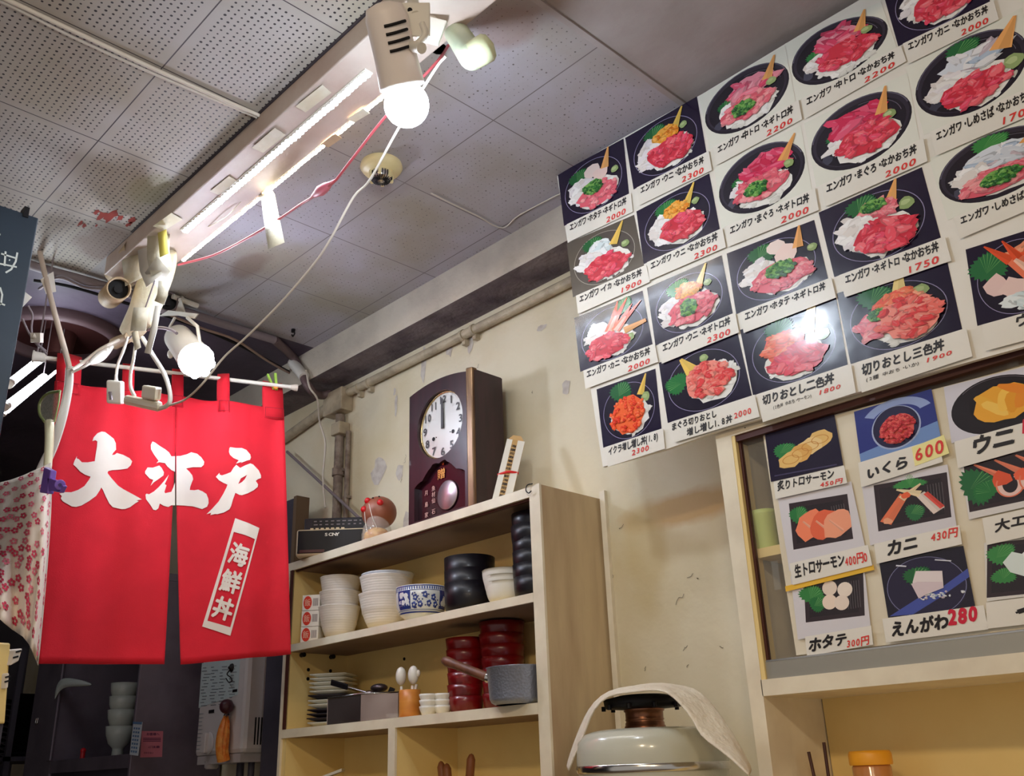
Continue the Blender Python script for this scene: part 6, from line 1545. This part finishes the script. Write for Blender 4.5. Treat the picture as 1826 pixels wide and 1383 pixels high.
for k in range(13):
    y = 1190 + k * 5.6
    for j in range(4):
        x = 360 + j * 16 + rnd.uniform(0, 5) - k * .35; L = rnd.uniform(5, 12)
        if x + L > 424: continue
        m.add([FQ(x, y - j * 1.2, .0012), FQ(x + L, y - j * 1.2 - .6, .0012), FQ(x + L, y - j * 1.2 + .8, .0012), FQ(x, y - j * 1.2 + 1.4, .0012)], [(0, 1, 2, 3)])
for k in range(10):
    y = 1272 + k * 7; m.add([FQ(355 - k * .6, y, .001), FQ(361 + rnd.uniform(0, 5) - k * .6, y - .5, .001), FQ(361 - k * .6, y + .8, .001), FQ(355 - k * .6, y + 1.3, .001)], [(0, 1, 2, 3)])
m.build('print', mat('grey print', (120, 128, 136), .5), g)
# hook on a suction cup, dark ball and orange net hung on it
h = FQ(412, 1190, .004); g = thing('suction_hook', 'black suction hook stuck on the water heater front', 'hook', h)
m = MB(); m.lathe(h + Vector((0, .004, 0)), (0, -1, 0), [(.016, 0), (.014, .006), (.006, .010), (.005, .014)], 20); m.build('suction_cup', m_black, g)
m = MB(); m.tube([FQ(409, 1195, .016), FQ(405, 1202, .016), FQ(412, 1208, .016), FQ(413, 1214, .016), FQ(408, 1216, .016), FQ(403, 1209, .016)], .0022, 6); m.build('wire_hook', m_black, g)
kb = FQ(404, 1259, .028)
m = MB(); m.sphere(kb, .026, 24); m.cyl(kb, kb + Vector((.004, .0, -.036)), .003, n=8); m.cyl(kb + Vector((0, .026, 0)), kb, .008)
tag(m.build('knob_ball', mat('dark maroon ball', (66, 26, 36), .35)), 'dark maroon round knob ball on the water heater front', 'knob')
ns = [FQ(403, 1276, .016), FQ(401, 1290, .024), FQ(398, 1310, .030), FQ(396, 1335, .030), FQ(399, 1356, .018)]
m = MB(); m.tube(ns, lambda t: .006 + .019 * math.sin(min(1, t * 1.3) * math.pi * .62), 14, flat=.75)
for k in range(9):
    a = 2 * math.pi * k / 9; m.tube([p + Vector((math.cos(a) * .024 * w, math.sin(a) * .017 * w, 0)) for p, w in zip(ns, (.4, .85, 1.05, 1.02, .6))], .0014, 5)
g = thing('net_bag', 'orange net bag hanging from the water heater front', 'net bag', ns[0]); m.build('net', mat('orange net', (226, 122, 36), .5, c2=(236, 160, 70), scale=60), g)
m = MB(); m.tube([FQ(399, 1277, .016), FQ(402, 1272, .016), FQ(408, 1274, .016), FQ(404, 1262, .020)], .002, 6); m.build('string', m_black, g)
# pipes under the heater
m = MB(); xx = xa + .22; m.cyl((xx, 1.93, z0 - .026), (xx, 1.93, .3), .014); m.cyl((xx + .08, 1.93, z0 - .026), (xx + .08, 1.93, .3), .012); tag(m.build('supply_pipe', m_dark), 'dark supply pipes running down from the water heater', 'pipe')

# ------------------------------------------------------------------ far corner: rack of dark trays, wall boxes
g = thing('tray_rack', 'dark open rack of wavy trays at the far corner', 'rack', (-5.25, 1.7, 0))
m = MB(); 
for x in (-5.62, -5.10): m.box((x, 1.60, 0), (x + .025, 1.625, 1.9)); m.box((x, 1.95, 0), (x + .025, 1.975, 1.9))
m.build('upright', m_dark, g)
m = MB(); zr = at(20, 1345, Y=1.64).z
m.box((-5.62, 1.60, zr - .03), (-5.075, 1.98, zr - .01)); m.build('shelf_board', m_dark, g)
m_tr = mat('black wavy tray', (44, 38, 46), .25, coat=.4)
for k in range(11):
    z = zr - .003 + k * .026; m = MB(); rows = []
    for i in range(13):
        x = -5.56 + .44 * i / 12; w = .006 * math.sin(i * 1.1) + (.010 if i > 11 else 0)
        rows.append([Vector((x, 1.64, z + w)), Vector((x, 1.92, z + w))])
    m.loft(rows); m.loft([[a + Vector((0, 0, .006)) for a in r_] for r_ in rows][::-1])
    for e_ in (0, -1): m.loft([[r_[e_] for r_ in rows], [r_[e_] + Vector((0, 0, .006)) for r_ in rows]])
    tag(m.build('wavy_tray', m_tr), 'black wavy tray, %s in the stack at the far corner' % ('lowest,second up,third up,fourth up,fifth up,sixth up,seventh up,eighth up,ninth up,tenth up,topmost'.split(',')[k]), 'tray', 'wavy trays')
# cream box with sockets near the flowered cloth
XS = -2.60
p0 = at(-14, 1146, X=XS); p1 = at(19, 1290, X=XS)
post = at(10, 1200, X=XS); 
g = thing('post_box', 'cream yellow upright box below the flowered cloth', 'box', (XS, post.y, 0))
m = MB(); pts = [at(-30, 1143, X=XS), at(19, 1146, X=XS), at(9, 1290, X=XS), at(-34, 1288, X=XS)]
m.slab(pts, (-.06, 0, 0)); m.build('box_body', mat('cream yellow plastic', (226, 200, 130), .4), g, bevel=.004)
m = MB(); q = at(-5, 1280, X=XS - .03); m.box((XS - .05, q.y - .02, 0), (XS - .01, q.y + .01, q.z)); m.build('post', m_dark, g)
for lab, quad, sl in (('white two slot power outlet tilted beside the cream box', [(27, 1158), (41, 1155), (34, 1178), (20, 1186)], ((33, 1161), (28, 1171))), ('white power outlet lower beside the cream box', [(12, 1200), (17, 1199), (15, 1226), (10, 1228)], ((14, 1206), (13, 1214)))):
    g = thing('power_outlet', lab, 'power outlet', at(*quad[3], X=XS + .01), 'power outlets')
    m = MB(); m.slab([at(x, y, X=XS + .012) for x, y in quad], (-.035, -.02, 0)); m.build('outlet_body', m_wire, g, bevel=.003)
    m = MB()
    for x, y in sl: m.obox(at(x, y, X=XS + .0125), Vector((.001, 0, 0)), Vector((0, .006, .002)), Vector((0, -.0005, .002)))
    m.build('slot', m_black, g)

# ------------------------------------------------------------------ white rod, taped cable run, hand net, clip, flowered cloth
YP = .86
m = MB(); m.tube([at(66, 424, Y=.80), at(78, 480, Y=.81), at(98, 560, Y=.83), at(120, 640, Y=YP), at(124, 660, Y=YP)], .0085, 8)
tag(m.build('white_rod', mat('yellowed white rod', (222, 206, 190), .5)), 'thin yellowed rod leaning from the dark menu sign to the red curtain', 'rod')
m = MB(); m.tube([at(124, 655, Y=YP), at(122, 690, Y=YP), at(112, 740, Y=YP - .005), at(96, 790, Y=YP - .01), at(78, 830, Y=YP - .02), at(66, 860, Y=YP - .03)], lambda t: .012 + .006 * t, 10, flat=.5)
tag(m.build('cable_wrap', m_white), 'white taped cable run sloping down the edge of the red curtain', 'cable wrap')
m = MB(); m.tube([at(128, 660, Y=YP), at(150, 645, Y=.9), at(180, 622, Y=.97), at(212, 606, Y=1.03)], .0055, 8); m.tube([at(128, 664, Y=YP), at(160, 648, Y=.9), at(196, 622, Y=.98)], .0040, 6)
m.mat = 1; m.tube([at(160, 648, Y=.9), at(178, 636, Y=.94), at(200, 618, Y=1.0)], lambda t: .005 + .010 * math.sin(t * 3.1), 8)
tag(m.build('cable', [m_wire, m_white]), 'pair of cream leads taped together running from the bundle to the rail corner', 'cable', 'cables')
g = thing('hand_net', 'small oval green rimmed hand net with a cream handle beside the curtain', 'hand net', at(85, 820, Y=YP - .06))
YN = YP - .05
rim = [(107, 697), (84, 702), (71, 718), (71, 738), (80, 752)]
m = MB(); m.tube([at(x, y, Y=YN) for x, y in rim], .0040, 6); m.tube([at(107, 697, Y=YN), at(104, 720, Y=YN), at(97, 752, Y=YN)], .0028, 6); m.build('rim', mat('dull green rim', (150, 164, 104), .5), g)
m = MB(); m.add([at(x, y, Y=YN + .001) for x, y in rim] + [at(97, 752, Y=YN + .001), at(104, 720, Y=YN + .001)], [list(range(7))]); m.build('mesh_sheet', mat('pale net', (236, 236, 224), .4, c2=(190, 194, 178), scale=160, alpha=.6), g)
m = MB(); m.tube([at(88, 752, Y=YN), at(88, 785, Y=YN), at(85, 832, Y=YN)], lambda t: .0125 - .002 * t, 12); m.build('handle', mat('cream handle', (226, 220, 184), .4), g)
g = thing('bulldog_clip', 'purple plastic clip holding the flowered cloth to the cable run', 'clip', at(80, 880, Y=YP - .07))
YC = YP - .125; m_pu = mat('purple plastic', (124, 92, 190), .3, coat=.3)
m = MB(); m.slab([at(78, 832, Y=YC), at(90, 838, Y=YC), at(84, 880, Y=YC), at(70, 878, Y=YC)], (.004, .014, 0)); m.build('jaw', m_pu, g, bevel=.003)
m = MB(); m.slab([at(84, 850, Y=YC), at(104, 858, Y=YC), at(112, 866, Y=YC), at(106, 878, Y=YC), at(86, 874, Y=YC)], (.003, .010, 0)); m.cyl(at(107, 864, Y=YC - .004), at(107, 864, Y=YC + .014), .012, n=16); m.build('lever', m_pu, g, bevel=.002)
m = MB(); m.cyl(at(107, 864, Y=YC - .006), at(107, 864, Y=YC - .004), .004, n=10); m.build('rivet_hole', mat('dark purple', (66, 44, 110), .4), g)
CO = [(92, 822), (95, 850), (92, 880), (88, 910), (88, 950), (89, 990), (86, 1030), (80, 1070), (76, 1110), (72, 1150), (66, 1186)]
CI = [(60, 838), (46, 850), (20, 860), (0, 866), (-40, 880), (-60, 920), (-60, 980), (-60, 1040), (-50, 1080), (0, 1105), (40, 1140)]
Lf = [(-90, 870), (-95, 900), (-100, 930), (-100, 960), (-100, 990), (-100, 1010), (-100, 1030), (-95, 1045), (-80, 1060), (-60, 1075), (-50, 1085)]
# cloth drawn as rows from the top edge to the hem
TOPE = [(92, 824), (78, 831), (62, 838), (40, 848), (20, 855), (0, 860), (-30, 868), (-70, 876), (-110, 884)]
HEM = [(68, 1186), (60, 1166), (52, 1148), (40, 1134), (22, 1122), (0, 1104), (-30, 1086), (-70, 1070), (-110, 1060)]
MID = [(88, 960), (82, 958), (70, 956), (50, 956), (28, 958), (0, 960), (-35, 962), (-75, 964), (-110, 966)]
def cl(q, f):
    """q across 0..1, f down 0..1"""
    i = min(7, int(q * 8)); w = q * 8 - i
    def L(E): return (E[i][0] * (1 - w) + E[i + 1][0] * w, E[i][1] * (1 - w) + E[i + 1][1] * w)
    a, b, c_ = L(TOPE), L(MID), L(HEM); k0, k1, k2 = (1 - f) * (1 - 2 * f), 4 * f * (1 - f), f * (2 * f - 1)
    return (a[0] * k0 + b[0] * k1 + c_[0] * k2, a[1] * k0 + b[1] * k1 + c_[1] * k2)
def clp(q, f, d=0.0):
    x, y = cl(q, f); return at(x, y, Y=YP - .085 - d + .010 * math.sin(q * 14 + f * 2) * f + .006 * math.sin(q * 29) * f - .12 * q)
m = MB(); m.col = rgb(232, 220, 208)
m.loft([[clp(i / 32, j / 24) for i in range(33)] for j in range(25)])
fl = thing('flowered_cloth', 'white cloth with small pink flowers clipped beside the red curtain', 'cloth', clp(.3, 1)); m.build('cloth_panel', m_matt, fl, solid=.0014)
m = MB(); rr = random.Random(5); placed = []
for _ in range(900):
    q, f = rr.uniform(.02, .98), rr.uniform(.02, .97); x, y = cl(q, f)
    if all((x - a) ** 2 + (y - b) ** 2 > 12.4 ** 2 for a, b in placed):
        placed.append((x, y)); a0_ = rr.uniform(0, 6.28); col = rr.choice([(206, 60, 92), (214, 90, 116), (220, 112, 132), (196, 50, 84)])
        for k in range(5):
            a = a0_ + 1.2566 * k; m.col = rgb(*col)
            def ringpt(rx): return
            pts = []
            for i in range(8):
                b = 2 * math.pi * i / 8; dq, df = (4.3 * math.cos(a) + 2.6 * math.cos(b)) / 205, (4.3 * math.sin(a) + 2.6 * math.sin(b)) / 300
                pts.append(clp(min(1, max(0, q + dq)), min(1, max(0, f + df)), .0022))
            m.add(pts, [list(range(8))])
m.build('flower_print', m_matt, fl)

# ------------------------------------------------------------------ dark menu sign hanging near the camera
XB = -2.2
g = thing('chalk_sign', 'dark blue hanging menu sign with white chalk writing', 'sign', at(30, 690, X=XB))
tlq = at(-60, 345, X=XB); 
y1 = at(67, 388, X=XB); y2 = at(18, 692, X=XB)
yr = (y1.y + y2.y) / 2; zt_ = y1.z
m = MB(); m.box((XB - .022, yr - .62, zt_ - .75), (XB, yr, zt_)); m.build('sign_board', mat('deep blue black paint', (24, 44, 62), .5, c2=(20, 36, 52), scale=4), g, bevel=.003)
m = MB(); F_ = lambda x, y: at(x, y, X=XB + .0012)
for ln in (((2, 452), (28, 460)), ((0, 470), (30, 476)), ((10, 448), (8, 474)), ((31, 450), (28, 466), (20, 480), (10, 486)), ((16, 463), (18, 464)), ((0, 512), (4, 525), (2, 540), (-4, 546)), ((0, 540), (9, 544)), ((-8, 416), (1, 418)), ((-20, 470), (-6, 468)), ((-30, 455), (-26, 490))):
    ribbon(m, [F_(x, y) for x, y in ln], .0042, (1, 0, 0))
m.build('chalk_writing', mat('chalk', (214, 224, 224), .8), g)
m = MB()
m.tube([(XB - .011, yr - .45, zt_ - .01), (XB - .011, yr - .45, H)], .0035, 6, smooth=False); m.obox(Vector((XB - .011, yr - .03, zt_ + .004)), Vector((.014, 0, 0)), Vector((0, .006, 0)), Vector((0, 0, .014)))
m.build('hanger', m_black, g)
# scraps of paper tape and lamp leads above the rail
for lab, quad, Xq in (('torn scrap of white paper taped to the rod above the vent', [(72, 498), (95, 484), (100, 520), (82, 524)], -2.888), ('small white paper scrap at the edge of the dark menu sign', [(40, 517), (57, 530), (38, 550)], -2.2235)):
    m = MB(); m.slab([at(x, y, X=Xq) for x, y in quad], (.001, 0, 0)); tag(m.build('paper_scrap', m_white), lab, 'paper scrap', 'paper scraps')
m = MB(); m.tube([at(x, y, X=-2.75) for x, y in ((50, 545), (58, 562), (56, 585), (60, 606), (75, 622), (84, 632))], .0032, 6); m.tube([at(x, y, X=-2.75) for x, y in ((40, 568), (52, 594), (66, 612), (82, 626))], .0032, 6); tag(m.build('cable', m_grey), 'twisted grey lamp leads dropping past the kitchen vent', 'cable', 'cables')
m = MB(); p = at(66, 602, X=-2.74); m.obox(p, RX * .014, RY * .014, RZ * .01); q = at(58, 598, X=-2.74); m.cyl(p, q, .010, n=10); tag(m.build('connector', m_wire), 'small cream connector on the lamp leads', 'connector')

# ------------------------------------------------------------------ unseen fill lamps added behind the camera to light the wall
for k, (x, y) in enumerate(((.9, -1.1), (-.1, -1.1))):
    g = thing('fill_lamp', 'unseen round fill lamp added behind the camera, %s the shelf side' % ('away from', 'nearer')[k], 'fill lamp', (x, y, H - .07), 'added fill lamps')
    m = MB(); m.lathe((x, y, H), (0, 0, -1), [(.16, 0), (.17, .01), (.165, .02)], 36); m.build('fill_lamp_base', m_white, g)
    m = MB(); m.lathe((x, y, H - .02), (0, 0, -1), [(.155, 0), (.15, .03), (.11, .055), (0, .065)], 36); m.build('fill_lamp_shade', mat('lit fill lamp shade', (255, 246, 232), emit=FILL_POWER, ecol=(255, 228, 190)), g)
